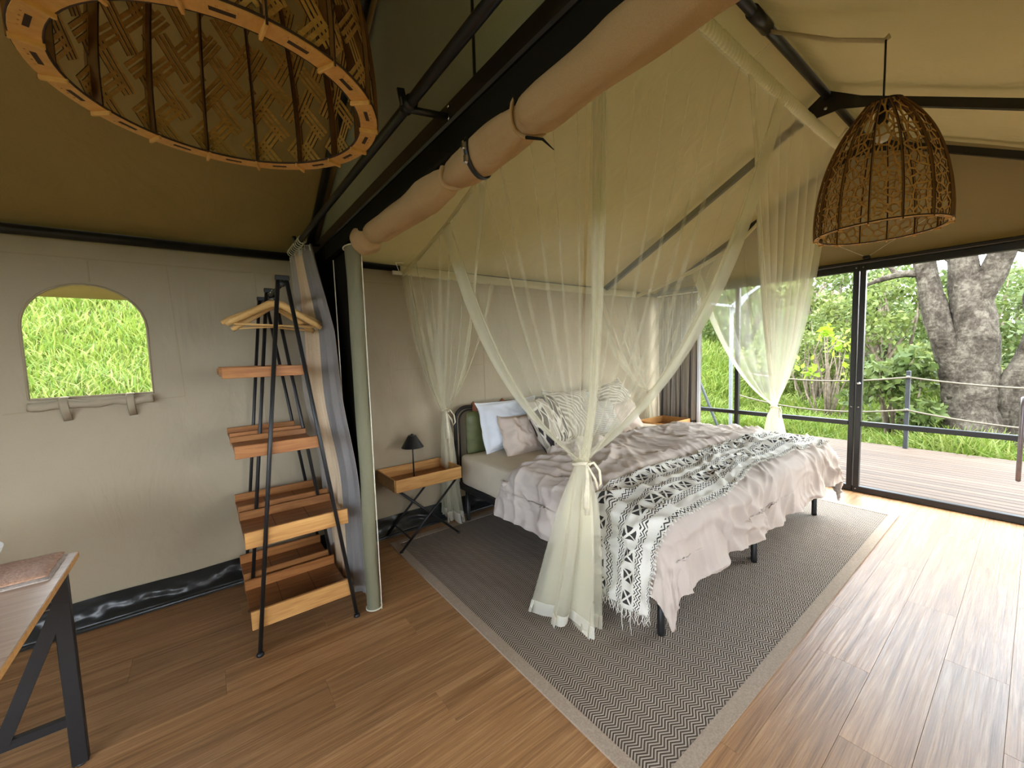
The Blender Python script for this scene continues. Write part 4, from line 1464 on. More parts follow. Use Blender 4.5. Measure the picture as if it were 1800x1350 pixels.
def pendant(loc, R, H, n, segs_list, cord_len, label, ring_w, group, ply, rib_d, phase=0.0):
    t = thing('pendant_lamp', loc, label, 'lamp', group)
    # ribs
    mb = MB()
    k = 24
    out, inn = [], []
    for i in range(k + 1):
        v = -0.012 + 1.012 * i / k
        r = prs(max(0, v)) * R
        out.append((r + 0.003, v * H))
        inn.append((r - rib_d, v * H))
    tk = 0.0042
    A = np.array([[(o_[0], -tk / 2, o_[1]), (o_[0], tk / 2, o_[1]), (i_[0], tk / 2, i_[1]), (i_[0], -tk / 2, i_[1]), (o_[0], -tk / 2, o_[1])] for o_, i_ in zip(out, inn)])
    mb.grid(A)
    mb.ngon([A[0, q] for q in (3, 2, 1, 0)])
    mb.ngon([A[-1, q] for q in (0, 1, 2, 3)])
    for fi in range(len(mb.f)):
        mb.mi[fi] = 1 if fi < 4 * k and fi % 4 in (1, 3) else 0
    rib_me = mb.mesh('rib', [M['burnt'], M['rib_side']])
    # ring segment (bottom), with a slot
    nseg = 5
    mb = MB()
    da = 2 * PI / n
    ro_, ri = R - 0.001, R - ring_w
    arc = [da * (q / nseg) for q in range(nseg + 1)]
    up_ = 0.004
    Aseg = np.array([[(ro_ * math.cos(a), ro_ * math.sin(a), -up_ / 2), (ri * math.cos(a), ri * math.sin(a), -up_ / 2), (ri * math.cos(a), ri * math.sin(a), up_ / 2), (ro_ * math.cos(a), ro_ * math.sin(a), up_ / 2), (ro_ * math.cos(a), ro_ * math.sin(a), -up_ / 2)] for a in arc])
    mb.grid(Aseg)
    ring_me = mb.mesh('ring_segment', ply)
    mb = MB()
    for sgn, rr0 in ((1, ri + ring_w * 0.38), ):
        a0, a1 = da * 0.34, da * 0.66
        mb.prism([(rr0 * math.cos(a0), rr0 * math.sin(a0), -up_ / 2 - 0.0006), (rr0 * math.cos(a1), rr0 * math.sin(a1), -up_ / 2 - 0.0006), ((rr0 + ring_w * .2) * math.cos(a1), (rr0 + ring_w * .2) * math.sin(a1), -up_ / 2 - 0.0006), ((rr0 + ring_w * .2) * math.cos(a0), (rr0 + ring_w * .2) * math.sin(a0), -up_ / 2 - 0.0006)], (0, 0, 0.0008))
    slot_me = mb.mesh('slot', M['burnt'])
    mb = MB()
    mb.tube([(ri * math.cos(a), ri * math.sin(a), 0) for a in arc], 0.0028, 6)
    mb.tube([(ro_ * math.cos(a), ro_ * math.sin(a), 0.003) for a in arc], 0.0028, 6)
    edge_me = mb.mesh('ring_edge', M['burnt'])
    tab_me = MB().bbox((ri - 0.002, -0.003, -0.011), (ro_ + 0.002, 0.003, -0.001), 0.001).mesh('rib_tab', ply)
    bd = [((-1, 0), (-1, 1), 0.006), ((1, 0), (1, 1), 0.006), ((-1, 0.004), (1, 0.004), 0.006), ((-1, 0.996), (1, 0.996), 0.006)]
    segs_list = [sg + bd for sg in segs_list]
    pan = [lattice_mesh(sg, R, H, n, 0.006, 0.003, 'lattice_panel', [M['ply_in'], M['burnt']]) for sg in segs_list]
    for q in range(n):
        a = phase + da * q
        r_ = put('rib', rib_me, t, True); r_.rotation_euler = (0, 0, a)
        tb = put('rib_tab', tab_me, r_, True)
        p_ = put('lattice_panel', pan[q % len(pan)], t, True); p_.rotation_euler = (0, 0, a + da / 2)
        s_ = put('ring_segment', ring_me, t, True); s_.rotation_euler = (0, 0, a)
        put('slot', slot_me, s_, True)
        put('ring_edge', edge_me, s_, True)
    # top cap, cord, socket and bulb
    rt_ = prs(1.0) * R
    MB().lathe([(rt_ + 0.004, H - 0.004), (rt_ + 0.004, H), (0.012, H + 0.002), (0.012, H + 0.02), (0.006, H + 0.03)], (0, 0, 0), 28).build('top_cap', M['burnt'], t, True, True)
    MB().tube([(0, 0, H + 0.02), (0.002, 0, H + cord_len * .5), (0, 0, H + cord_len)], 0.0045, 8).build('cord', M['black'], t, True, True)
    MB().lathe([(0.02, H - 0.10), (0.024, H - 0.09), (0.022, H - 0.02), (0.008, H)], (0, 0, 0), 16).build('socket', M['black'], t, True, True)
    MB().lathe([(0.004, -0.085), (0.022, -0.078), (0.032, -0.05), (0.028, -0.02), (0.015, 0.0)], (0, 0, H - 0.10), 18).build('bulb', plain('bulb_glass', (0.75, 0.72, 0.62), 0.15), t, True, True)
    return t


L1R, L1H = 0.331, 0.74
pendant((0.092, 1.187, 2.0), L1R, L1H, 16, [weave_segs(L1R, L1H, 16)], 3.10 - 2.0 - L1H, 'large wooden pendant lamp with woven-strip lattice above the desk', 0.043, 'laser-cut pendant lamps', M['ply'], 0.030, 0.12)
L2R, L2H = 0.262, 0.615
pendant((2.75, 0.524, 1.95), L2R, L2H, 14, [voronoi_segs(L2R, L2H, 14, s_) for s_ in (1, 2, 3)], 2.862 - 1.95 - L2H, 'wooden dome pendant lamp with cell-like lattice in front of the glass wall', 0.022, 'laser-cut pendant lamps', M['ply'], 0.013, 0.05)
st = thing('lamp_strap', (2.9, 0.8, 3.0), 'tan canvas strap from the ridge pole holding the dome lamp cord', 'strap')
MB().tube([(2.62, YR - 0.01, ZR - 0.07), (2.72, 0.72, 2.965), (2.75, 0.53, 2.862), (2.752, 0.51, 2.875)], 0.020, 8, flat=0.25).build('strap_band', M['roof'], st, True)

# ------------------------------------------------------------------ mosquito net
net = thing('mosquito_net', (2.7, 2.0, 0.0), 'cream four-corner mosquito net hung from the roof and tied at the corners', 'mosquito net')
BAR = [(3.02, 2.02), (2.67, 2.10), (2.30, 2.20), (1.95, 2.33), (1.77, 2.43), (1.42, 2.74), (1.17, 2.93), (1.083, 3.0)]
NXL, NXR, NY0, NZ0 = 1.265, 4.20, 1.083, 3.0


def barL(t):
    y = 3.02 + (NY0 - 3.02) * t
    return np.array([NXL + 0.0 * t, y, float(np.interp(-y, [-b[0] for b in BAR], [b[1] for b in BAR]))])


def barR(t):
    y = 3.0 + (NY0 - 3.0) * t
    return np.array([NXR, y, float(np.interp(-y, [-b[0] for b in BAR], [b[1] for b in BAR]))])


def barF(t):
    return np.array([NXL + (NXR - NXL) * t, NY0, NZ0 - 0.02 * math.sin(PI * t)])


def barB(t):
    return np.array([NXL - 0.02 + (NXR - NXL + 0.03) * t, 3.0, 2.052 - 0.012 * math.sin(PI * t)])


K_FL = np.array([1.300, 1.215, 0.905])
K_BL = np.array([1.500, 2.86, 0.955])
K_FR = np.array([4.150, 1.470, 0.825])
K_BR = np.array([4.360, 2.93, 0.87])


def half_drape(bar, t0, t1, K, nf, seed, out, phase, hemw=0.085, bund=0.028, mat='net'):
    """net hanging from bar[t0..t1] (t0 = corner end) and gathered at K"""
    nu, nv = int(nf * 30), 46
    u = np.linspace(0, 1, nu)
    # pleats: overshoot along the bar so the cloth doubles over itself
    rs = np.random.RandomState(seed)
    ph = nf * 2 * PI * u + 2.2 * pn(u * 5, u * 0, seed)
    us = u + (1.25 / (nf * 2 * PI)) * np.sin(ph) * (0.5 + 0.5 * np.clip(0.5 + 1.5 * pn(u * 7, u * 0 + 3, seed + 1), 0, 1))
    us = np.clip(us, 0, 1)
    T = np.array([bar(t0 + (t1 - t0) * k) for k in us])
    E = K[None, :] + bund * np.stack([np.cos(phase + u * 9.0) * (0.35 + 0.65 * u), np.sin(phase + u * 9.0) * (0.35 + 0.65 * u), 0.25 * np.sin(u * 23)], 1)
    D = E - T
    f1 = np.array([0.26, 0.26, 0.45])
    f2 = np.array([0.44, 0.44, 0.13])
    P1 = T + D * f1
    P2 = E - D * f2
    v = np.linspace(0, 1, nv)
    b0, b1, b2, b3 = (1 - v) ** 3, 3 * v * (1 - v) ** 2, 3 * v * v * (1 - v), v ** 3
    P = T[:, None] * b0[None, :, None] + P1[:, None] * b1[None, :, None] + P2[:, None] * b2[None, :, None] + E[:, None] * b3[None, :, None]
    o = np.array(out, dtype=float)
    amp = 0.030 * np.sin(PI * np.clip(v, 0, 1)) ** 0.8 * (1 - 0.4 * v)
    low = 0.05 * pn(u * 2.5, u * 0 + 1, seed + 4)[:, None] * np.sin(PI * v)[None, :]
    off = np.cos(ph)[:, None] * amp[None, :] + low
    P = P + o[None, None, :] * off[..., None]
    mb = MB()
    mb.grid(P)
    d = mb.build('net_drape', M[mat], net, True)
    # bound hem along the free edge, folded double
    eu = P[-1]
    inner = P[-1] * 0.0
    j = np.searchsorted(us, 1 - hemw) if False else max(2, int(nu * (1 - hemw)))
    H_ = np.array([P[q] + o * 0.004 for q in np.linspace(j, nu - 1, 8).astype(int)])
    mb = MB(); mb.grid(H_); mb.build('hem_band', M['net_edge'], d, True)
    H2 = np.array([P[q] + o * 0.008 for q in np.linspace(int(nu * (1 - hemw * 0.55)), nu - 1, 6).astype(int)])
    mb = MB(); mb.grid(H2); mb.build('hem_band', M['net_edge'], d, True)
    return P


half_drape(barF, 0.0, 0.63, K_FL, 8, 11, (0, -1, 0), 0.3)
half_drape(barF, 0.0, 0.03, K_FL, 3, 31, (0, -1, 0), 5.0, hemw=0.3)
half_drape(barF, 1.0, 0.445, K_FR, 8, 12, (0, -1, 0), 1.7, mat='net_dense')
half_drape(barL, 1.0, 0.36, K_FL, 7, 13, (-1, 0, 0), 2.4)
half_drape(barL, 0.0, 0.63, K_BL, 7, 14, (-1, 0, 0), 4.0)
half_drape(barB, 0.0, 0.03, K_BL, 3, 32, (0, 1, 0), 1.0, hemw=0.3)
half_drape(barR, 1.0, 0.36, K_FR, 6, 15, (1, 0, 0), 3.1, mat='net_dense')
half_drape(barR, 0.0, 0.55, K_BR, 5, 16, (1, 0, 0), 0.9)
half_drape(barB, 0.0, 0.30, K_BL, 7, 17, (0, 1, 0), 0.2, bund=0.02)
half_drape(barB, 1.0, 0.72, K_BR, 6, 18, (0, 1, 0), 2.2, bund=0.02)

# sleeves carrying the net
def sleeve(bar, t0, t1, hgt, th, n, mat, name, ruff, seed, up_=0.5):
    ts = np.linspace(t0, t1, n)
    C = np.array([bar(t) for t in ts])
    ang = np.linspace(0, 2 * PI, 15)
    S = np.arange(n) / n
    tang = np.gradient(C, axis=0)
    tang /= np.linalg.norm(tang, axis=1, keepdims=True)
    side = np.cross(tang, [0, 0, 1.0])
    side /= np.linalg.norm(side, axis=1, keepdims=True)
    L = np.cumsum(np.r_[0, np.linalg.norm(np.diff(C, axis=0), axis=1)])
    rf = 1 + ruff * np.sin(L * 2 * PI / 0.034 + 3 * pn(L * 6, L * 0, seed)) + ruff * 0.8 * pn(L * 40, L * 0, seed + 2)
    A = C[:, None, :] + side[:, None, :] * (np.cos(ang)[None, :, None] * th * rf[:, None, None]) + np.array([0, 0, 1.0])[None, None, :] * ((np.sin(ang) + up_)[None, :, None] * hgt * (0.9 + 0.1 * rf)[:, None, None])
    MB().grid(A).build(name, mat, net, True)


sleeve(barF, 0, 1, 0.046, 0.026, 420, M['sleeve'], 'front_sleeve', 0.28, 3, 0.2)
sleeve(barB, 0, 1, 0.036, 0.006, 120, M['sleeve_thin'], 'back_sleeve', 0.05, 4, 0.0)
sleeve(barL, 0, 1, 0.018, 0.008, 160, M['sleeve_thin'], 'side_sleeve', 0.15, 5, 0)
sleeve(barR, 0, 1, 0.022, 0.006, 160, M['sleeve_thin'], 'side_sleeve', 0.10, 6, 0)
# hanging strings and the hook at the wall
for (a, b) in (((2.62, NY0, NZ0 + 0.03), (2.72, YR + 0.02, ZR - 0.075)), ((NXR, NY0, NZ0 + 0.02), (4.25, YR + 0.03, ZR - 0.075)), ((NXL, NY0, NZ0), (1.2, YR + 0.03, ZR - 0.075))):
    MB().tube([a, b], 0.0025, 6).build('string', M['cream_cord'], net)
mb = MB(); mb.bbox((NXL - 0.085, 2.995, 2.015), (NXL - 0.005, 3.015, 2.045), 0.004); mb.build('hook_plate', M['ceramic'], net)
MB().tube([(NXL - 0.03, 3.0, 2.04), (NXL - 0.05, 3.005, 2.10), (NXL - 0.055, 3.005, 2.105), (NXL + 0.01, 3.005, 2.112)], 0.003, 6).build('wire_hook', M['ceramic'], net)
MB().tube([(NXR + 0.03, 1.07, 3.05), (4.26, 1.03, 3.12), (4.32, 1.0, 3.10), (4.25, 1.05, 3.02), (4.24, 1.09, 2.90)], 0.006, 6).build('tied_tail', M['tie'], net, True)


def skirt(K, zb, cx, cy, rx, ry, nf, seed, hem=True, top_r=0.024, puddle=0.0, phase=0.0):
    nu, nv = nf * 14, 40
    th = np.linspace(0, 2 * PI, nu, endpoint=False)
    v = np.linspace(0, 1, nv)
    ph = nf * th + 1.6 * pn(np.cos(th) * 2, np.sin(th) * 2, seed)
    fold = 1 + 0.42 * np.sin(ph)[:, None] * sst(0, 0.25, v)[None, :] + 0.22 * np.sin(2 * ph + 1)[:, None] * v[None, :]
    thw = th[:, None] + (0.20 * np.cos(ph))[:, None] * v[None, :]
    g = v ** 0.72
    gx = top_r + (rx - top_r) * g
    gy = top_r + (ry - top_r) * g
    ccx = K[0] + (cx - K[0]) * v ** 1.2
    ccy = K[1] + (cy - K[1]) * v ** 1.2
    z = K[2] + (zb - K[2]) * v
    zz = z[None, :] + (0.012 + puddle * (0.5 + 0.5 * np.sin(th * 2 + phase)) + 0.02 * pn(th * 1.3, th * 0, seed))[:, None] * (v ** 6)[None, :]
    A = np.stack([ccx[None, :] + gx[None, :] * fold * np.cos(thw), ccy[None, :] + gy[None, :] * fold * np.sin(thw), zz], 2)
    # wrinkle the lower part outward where it meets the floor
    A[..., 0] += 0.02 * pn(th * 3, th * 0, seed + 1)[:, None] * (v ** 3)[None, :]
    jm = nv - 4
    s_ = MB().grid(A, close=True).build('net_skirt', M['net_dense'], net, True)
    # second inner layer for the doubled cloth
    B = A.copy()
    B[..., 0] = ccx[None, :] + (A[..., 0] - ccx[None, :]) * 0.72
    B[..., 1] = ccy[None, :] + (A[..., 1] - ccy[None, :]) * 0.72
    B[..., 2] += 0.004
    MB().grid(np.roll(B, 5, axis=0), close=True).build('inner_layer', M['net_dense'], s_, True)
    if hem:
        Hh = A[:, jm - 1:, :].copy()
        ctr = np.stack([ccx, ccy], 1)[None, jm - 1:, :]
        Hh[..., :2] = ctr + (Hh[..., :2] - ctr) * 1.012
        MB().grid(Hh, close=True).build('white_hem', M['hem'], s_, True)
    return A


skirt(K_FL, 0.016, 1.375, 1.43, 0.10, 0.17, 6, 21, True, 0.026, 0.05, 0.5)
skirt(K_BL, 0.004, 1.575, 2.935, 0.050, 0.105, 6, 22, True, 0.022, 0.02)
skirt(K_FR, 0.45, 4.17, 1.455, 0.075, 0.085, 7, 23, False, 0.024)
skirt(K_BR, 0.45, 4.37, 2.93, 0.06, 0.05, 5, 24, False, 0.02)


def tie(K, r, tails, loop_dir=(1, 0)):
    t = MB()
    t.tube([(K[0] + r * math.cos(a), K[1] + r * math.sin(a), K[2] + 0.006 * math.sin(a * 2)) for a in np.linspace(0, 2 * PI, 18)], 0.008, 8)
    o_ = t.build('tie_ribbon', M['tie'], net, True)
    lx, ly = loop_dir
    kx, ky, kz = K[0] - 0.015 * ly - 0.012, K[1] - r - 0.004, K[2]
    m_ = MB()
    m_.tube([(kx, ky, kz), (kx + 0.030 * lx, ky - 0.014, kz + 0.006), (kx + 0.062 * lx, ky - 0.018, kz - 0.035), (kx + 0.072 * lx, ky - 0.016, kz - 0.095), (kx + 0.058 * lx, ky - 0.012, kz - 0.120), (kx + 0.040 * lx, ky - 0.012, kz - 0.07), (kx, ky - 0.004, kz - 0.004)], 0.0055, 8)
    m_.build('loop', M['tie'], o_, True)
    for (dx, L) in tails:
        m_ = MB()
        m_.tube([(kx, ky, kz), (kx + dx * 0.5, ky - 0.012, kz - L * 0.3), (kx + dx, ky - 0.012, kz - L * 0.7), (kx + dx, ky - 0.010, kz - L)], [0.006, 0.006, 0.009, 0.009], 8, flat=0.35)
        m_.build('tail', M['tie'], o_, True)


tie(K_FL, 0.036, ((-0.012, 0.22), (-0.022, 0.19)))
tie(K_BL, 0.028, ((0.0, 0.22), (0.012, 0.26)))
tie(K_FR, 0.030, ((0.0, 0.10),), (0.5, 0))
tie(K_BR, 0.024, ((0.0, 0.10),), (0.5, 0))

# ------------------------------------------------------------------ deck
dk_ = MB().box((XR + 0.10, -3.0, -0.30), (7.24, 3.32, -0.035)).build('floor_deck', M['joint'])
tag(dk_, kind='structure')
bm_ = MB().bbox((0.0, -3.0, -0.030), (0.094, 3.34, 0.0), 0.003).mesh('board', M['deck'])
x = XR + 0.06
while x < 7.2:
    put('board', bm_, dk_, True, (x, 0, -0.004))
    x += 0.101

def rail_post(xx, yy, label):
    t = thing('rail_post', (xx, yy, 0), label, 'post', 'deck rail posts')
    MB().bbox((-0.022, -0.022, -0.004), (0.022, 0.022, 1.01), 0.004).build('upright', M['darkpost'], t, local=True)
    for z in (0.505, 0.93):
        MB().bbox((-0.03, -0.016, z - 0.016), (0.03, 0.016, z + 0.016), 0.004).build('rope_eye', M['chrome'], t, local=True)
    return t


rail_post(7.20, 1.02, 'dark square rail post on the deck edge left of the big tree')
rail_post(7.20, -1.30, 'dark square rail post on the deck edge right of the big tree')


def rope(a, b, sag, label):
    pts = []
    for k in range(17):
        t = k / 16
        p = Vector(a).lerp(Vector(b), t)
        p.z -= sag * 4 * t * (1 - t)
        pts.append(p)
    return tag(MB().tube(pts, 0.011, 8).build('deck_rope', M['rope'], None, True), label, 'rope', 'deck railing ropes')


rope((7.17, 1.02, 0.93), (7.17, 3.10, 0.97), 0.10, 'upper pale rope from the deck post to the far tent upright')
rope((7.17, 1.02, 0.505), (7.17, 3.10, 0.57), 0.12, 'lower pale rope from the deck post to the far tent upright')
rope((7.17, 1.02, 0.93), (7.17, -1.30, 0.93), 0.10, 'upper pale rope passing in front of the big tree')
rope((7.17, 1.02, 0.505), (7.17, -1.30, 0.505), 0.12, 'lower pale rope passing in front of the big tree')

vf = thing('verandah_frame', (7.0, 3.13, 0), 'grey tube frame with bracket and brace at the far deck corner', 'frame')
MB().bbox((6.975, 3.11, -0.3), (7.025, 3.16, 2.06), 0.005).build('upright', M['greypost'], vf)
MB().bar((7.0, 3.135, 2.05), (7.0, 2.55, 2.42), 0.045, 0.045).build('rafter', M['greypost'], vf)
MB().prism([(6.97, 3.16, 2.06), (6.97, 3.11, 1.90), (6.97, 2.98, 2.02), (6.97, 2.86, 2.17), (6.97, 2.90, 2.23)], (-0.006, 0, 0)).build('gusset_plate', M['greypost'], vf)
MB().lathe([(0.022, 0), (0.022, 0.004), (0.01, 0.008)], (0, 0, 0), 10).build('bolt', M['ceramic'], vf, True, True, (-0.037, -0.06, 2.04)).rotation_euler = (0, -PI / 2, 0)
MB().bar((7.0, 3.76, 1.00), (7.0, 3.30, -0.10), 0.035, 0.035, (1, 0, 0)).build('brace', M['darkpost'], vf)
MB().bar((7.0, 3.12, 2.05), (5.0, 3.12, 2.05), 0.04, 0.04).build('eave_tube', M['greypost'], vf)

# ------------------------------------------------------------------ land
def ground_z(x, y):
    x = np.asarray(x, dtype=float); y = np.asarray(y, dtype=float)
    b = np.maximum(0, y - 3.7)
    z = -0.36 + 0.44 * b * sst(0, 1.2, b) + 0.045 * np.maximum(0, x - 8.5)
    z = z + 0.06 * pn(x * 0.7, y * 0.7, 3) + 0.18 * pn(x * 0.16, y * 0.16, 5)
    return np.minimum(z, 6.5 + 0.05 * (x + y)) - 0.05


gx = np.concatenate([np.linspace(-40, -6, 18), np.linspace(-5.5, 18, 80), np.linspace(20, 70, 22)])
gy = np.concatenate([np.linspace(-40, -6, 16), np.linspace(-5.5, 14, 70), np.linspace(15, 60, 22)])
GX, GY = np.meshgrid(gx, gy, indexing='ij')
GZ = ground_z(GX, GY)
inside = (GX > XL - 0.6) & (GX < 7.35) & (GY > YF - 2.2) & (GY < YB + 0.4)
GZ = np.where(inside, -0.45, GZ)
gr = MB().grid(np.stack([GX, GY, GZ], 2)).build('ground', M['soil'], None, True)
tag(gr, kind='structure')


def col_attr(me, cols):
    at = me.color_attributes.new('Col', 'FLOAT_COLOR', 'POINT')
    at.data.foreach_set('color', np.concatenate([cols, np.ones((len(cols), 1))], 1).astype(np.float32).ravel())


def np_mesh(name, V, F, mat, cols, smooth=False):
    me = bpy.data.meshes.new(name)
    k = F.shape[1]
    me.vertices.add(len(V)); me.vertices.foreach_set('co', V.astype(np.float32).ravel())
    me.loops.add(F.size); me.loops.foreach_set('vertex_index', F.astype(np.int32).ravel())
    me.polygons.add(len(F)); me.polygons.foreach_set('loop_start', np.arange(0, F.size, k, dtype=np.int32))
    try:
        me.polygons.foreach_set('loop_total', np.full(len(F), k, dtype=np.int32))
    except Exception:
        pass
    me.materials.append(mat)
    col_attr(me, cols)
    me.update(calc_edges=True)
    me.validate()
    return me


def grass(label, pts, hmin, hmax, seed, wscale):
    rs = np.random.RandomState(seed)
    n = len(pts)
    x, y = pts[:, 0], pts[:, 1]
    z = ground_z(x, y)
    dist = np.hypot(x, y)
    h = rs.uniform(hmin, hmax, n) * (0.75 + 0.5 * np.clip(0.5 + pn(x * 0.9, y * 0.9, 8), 0, 1))
    w = (0.006 + 0.0011 * dist) * rs.uniform(0.6, 1.3, n) * wscale
    a = rs.uniform(0, 2 * PI, n)
    lean = rs.uniform(0.1, 0.75, n) * h
    la = rs.uniform(0, 2 * PI, n)
    lx, ly = np.cos(la) * lean, np.sin(la) * lean
    dx, dy = np.cos(a) * w, np.sin(a) * w
    B = np.stack([x, y, z - 0.03], 1)
    D = np.stack([dx, dy, 0 * dx], 1)
    m = B + np.stack([lx * 0.3, ly * 0.3, h * 0.6], 1)
    t = B + np.stack([lx, ly, h * 0.95 - lean * 0.25], 1)
    V = np.stack([B - D, B + D, m + D * 0.8, m - D * 0.8, t + D * 0.12, t - D * 0.12], 1).reshape(-1, 3)
    i = np.arange(n)[:, None] * 6
    F = np.concatenate([i + np.array([[0, 1, 2, 3]]), i + np.array([[3, 2, 4, 5]])], 0)
    patch = np.clip(0.5 + 1.2 * pn(x * 0.5, y * 0.5, 12), 0, 1)[:, None]
    r = rs.uniform(0, 1, (n, 1))
    c1 = np.array([[0.076, 0.132, 0.013]]); c2 = np.array([[0.190, 0.228, 0.038]]); c3 = np.array([[0.25, 0.235, 0.10]])
    c = c1 * (1 - r) + c2 * r
    c = c * (1 - 0.30 * patch * (r > 0.55)) + c3 * (0.30 * patch * (r > 0.55))
    o = bpy.data.objects.new('grass', np_mesh('grass', V, F, M['grass'], np.repeat(c, 6, 0)))
    COL.objects.link(o)
    return tag(o, label, 'grass', kind='stuff')


rs = np.random.RandomState(5)
n = 62000
ang = np.radians(rs.uniform(56, 97, n))
rad = 7.3 * (20 / 7.3) ** rs.uniform(0, 1, n) ** 0.9
pts = np.stack([rad * np.sin(ang), rad * np.cos(ang)], 1)
pts = pts[(pts[:, 0] > 7.38) | (pts[:, 1] > 3.55)]
grass('long bright grass on the bank beyond the deck', pts, 0.28, 0.62, 1, 1.0)
n = 26000
ang = np.radians(rs.uniform(-20, 3, n))
rad = 3.7 * (13 / 3.7) ** rs.uniform(0, 1, n) ** 0.9
pts = np.stack([rad * np.sin(ang), rad * np.cos(ang)], 1)
pts = pts[pts[:, 1] > 3.65]
grass('bright green grass bank seen through the arched window', pts, 0.14, 0.34, 2, 0.9)


def leaf_cloud(cent, rad, n, size, cols, seed, droop=0.3):
    rs = np.random.RandomState(seed)
    k = rs.randint(0, len(cent), n)
    d = rs.normal(size=(n, 3)); d /= np.linalg.norm(d, axis=1, keepdims=True)
    rr_ = rs.uniform(0.25, 1, n)[:, None] ** 0.6
    p = cent[k] + d * rr_ * rad[k][:, None] * np.array([[1, 1, 0.8]])
    ax = rs.normal(size=(n, 3)); ax[:, 2] -= droop; ax /= np.linalg.norm(ax, axis=1, keepdims=True)
    sd = np.cross(ax, rs.normal(size=(n, 3))); sd /= np.linalg.norm(sd, axis=1, keepdims=True) + 1e-9
    s = size * rs.uniform(0.6, 1.35, n)[:, None]
    V = np.stack([p, p + ax * s * 0.5 + sd * s * 0.28, p + ax * s, p + ax * s * 0.5 - sd * s * 0.28], 1).reshape(-1, 3)
    F = np.arange(4 * n).reshape(n, 4)
    r = rs.uniform(0, 1, (n, 1)); cl_ = rs.uniform(0, 1, (len(cent), 1))[k]
    r = 0.6 * r + 0.4 * cl_
    c = np.array([cols[0]]) * (1 - r) + np.array([cols[1]]) * r
    return V, F, np.repeat(c, 4, 0)


PAL = {'mid': ((0.045, 0.073, 0.016), (0.140, 0.172, 0.048)), 'yel': ((0.072, 0.108, 0.02), (0.21, 0.232, 0.066)), 'dark': ((0.08, 0.11, 0.04), (0.19, 0.21, 0.09)), 'bright': ((0.17, 0.28, 0.015), (0.32, 0.42, 0.04))}


def shrub(name, label, cat, x, y, h, w, n, size, pal, seed, stems=5, group='shrubs and trees beyond the deck', low=0.15, ncl=None, srad=0.02):
    rs = np.random.RandomState(seed)
    z = float(ground_z(x, y))
    t = thing(name, (x, y, z), label, cat, group)
    ncl = ncl or 26
    th = rs.uniform(0, 2 * PI, ncl); rr_ = np.sqrt(rs.uniform(0, 1, ncl)) * w / 2
    hz = rs.uniform(low, 1, ncl) * h
    sh = 1 - 0.5 * (hz / h) ** 2.2
    cent = np.stack([x + rr_ * sh * np.cos(th), y + rr_ * sh * np.sin(th), z + hz], 1)
    rad = rs.uniform(0.16, 0.30, ncl) * w * 0.62
    V, F, C = leaf_cloud(cent, rad, n, size, PAL[pal], seed)
    o = bpy.data.objects.new('foliage', np_mesh('foliage', V - np.array([[x, y, z]]), F, M['leaf'], C))
    COL.objects.link(o); o.parent = t; o['kind'] = 'stuff'
    order = np.argsort(-hz)[np.arange(stems * 2) % ncl]
    for q in range(stems * 2):
        c = cent[order[q]] - np.array([x, y, z])
        b = np.array([rs.uniform(-.08, .08) * w, rs.uniform(-.08, .08) * w, -0.1])
        m = (b + c) / 2 + rs.normal(size=3) * 0.06 * w; m[2] = c[2] * 0.5
        m2 = (m + c) / 2 + rs.normal(size=3) * 0.05 * w
        MB().tube([b, m, m2, c], [srad * 1.3, srad, srad * .7, srad * .3], 6).build('branch', M['twig'], t, True, True)
    return t


shrub('tree', 'tall feathery green tree behind the grass bank left of the tied net', 'tree', 17.5, 9.6, 4.3, 5.0, 5200, 0.16, 'mid', 1, srad=0.06)
shrub('tree', 'wide pale green tree behind the grass bank, seen through the tied net', 'tree', 15.4, 6.6, 3.7, 4.2, 5200, 0.14, 'mid', 2, srad=0.05)
shrub('tree', 'round yellow-green tree reaching the top of the glass left of the door post', 'tree', 14.8, 4.6, 4.3, 3.2, 5600, 0.13, 'yel', 3, srad=0.05)
shrub('tree', 'dark green tree standing behind the door post', 'tree', 14.0, 3.0, 3.6, 3.0, 5200, 0.13, 'mid', 4, srad=0.05)
shrub('shrub', 'loose leafy shrub filling the door pane left of the trunk', 'shrub', 12.0, 2.15, 2.9, 2.6, 5200, 0.11, 'yel', 5, srad=0.03)
shrub('shrub', 'broad-leaved shrub at the foot of the big trunk by the rail', 'shrub', 9.0, 1.40, 1.55, 1.35, 1700, 0.13, 'mid', 6, srad=0.018)
shrub('shrub', 'dense green shrub behind the big trunk', 'shrub', 12.6, 0.7, 3.0, 2.8, 4800, 0.11, 'mid', 7, srad=0.03)
shrub('shrub', 'twiggy tangled shrub at the right of the big trunk', 'shrub', 11.6, -0.4, 3.9, 2.0, 1500, 0.09, 'dark', 8, stems=14, srad=0.022)
shrub('shrub', 'low bright shrub in the grass below the far trees', 'shrub', 12.2, 4.4, 1.5, 2.2, 2600, 0.10, 'yel', 9, srad=0.02)
shrub('sapling', 'thin sapling with a few bright leaves behind the deck rope', 'sapling', 9.9, 2.55, 2.15, 1.3, 150, 0.14, 'bright', 10, stems=6, ncl=14, srad=0.017, low=0.5)
shrub('shrub', 'thin twiggy bush behind the sapling', 'shrub', 11.2, 3.1, 2.3, 2.0, 1500, 0.09, 'yel', 11, stems=8, srad=0.018)
shrub('tree', 'hazy far tree at the left end of the tree line', 'tree', 24.0, 14.0, 5.0, 8.0, 4200, 0.26, 'mid', 12, srad=0.08)
shrub('tree', 'far tree filling the gap behind the round yellow-green tree', 'tree', 26.0, 9.0, 4.6, 8.0, 4200, 0.26, 'mid', 13, srad=0.08)
shrub('tree', 'far low tree on the skyline left of the big trunk', 'tree', 25.0, 4.4, 3.6, 6.0, 3600, 0.24, 'mid', 14, srad=0.08)
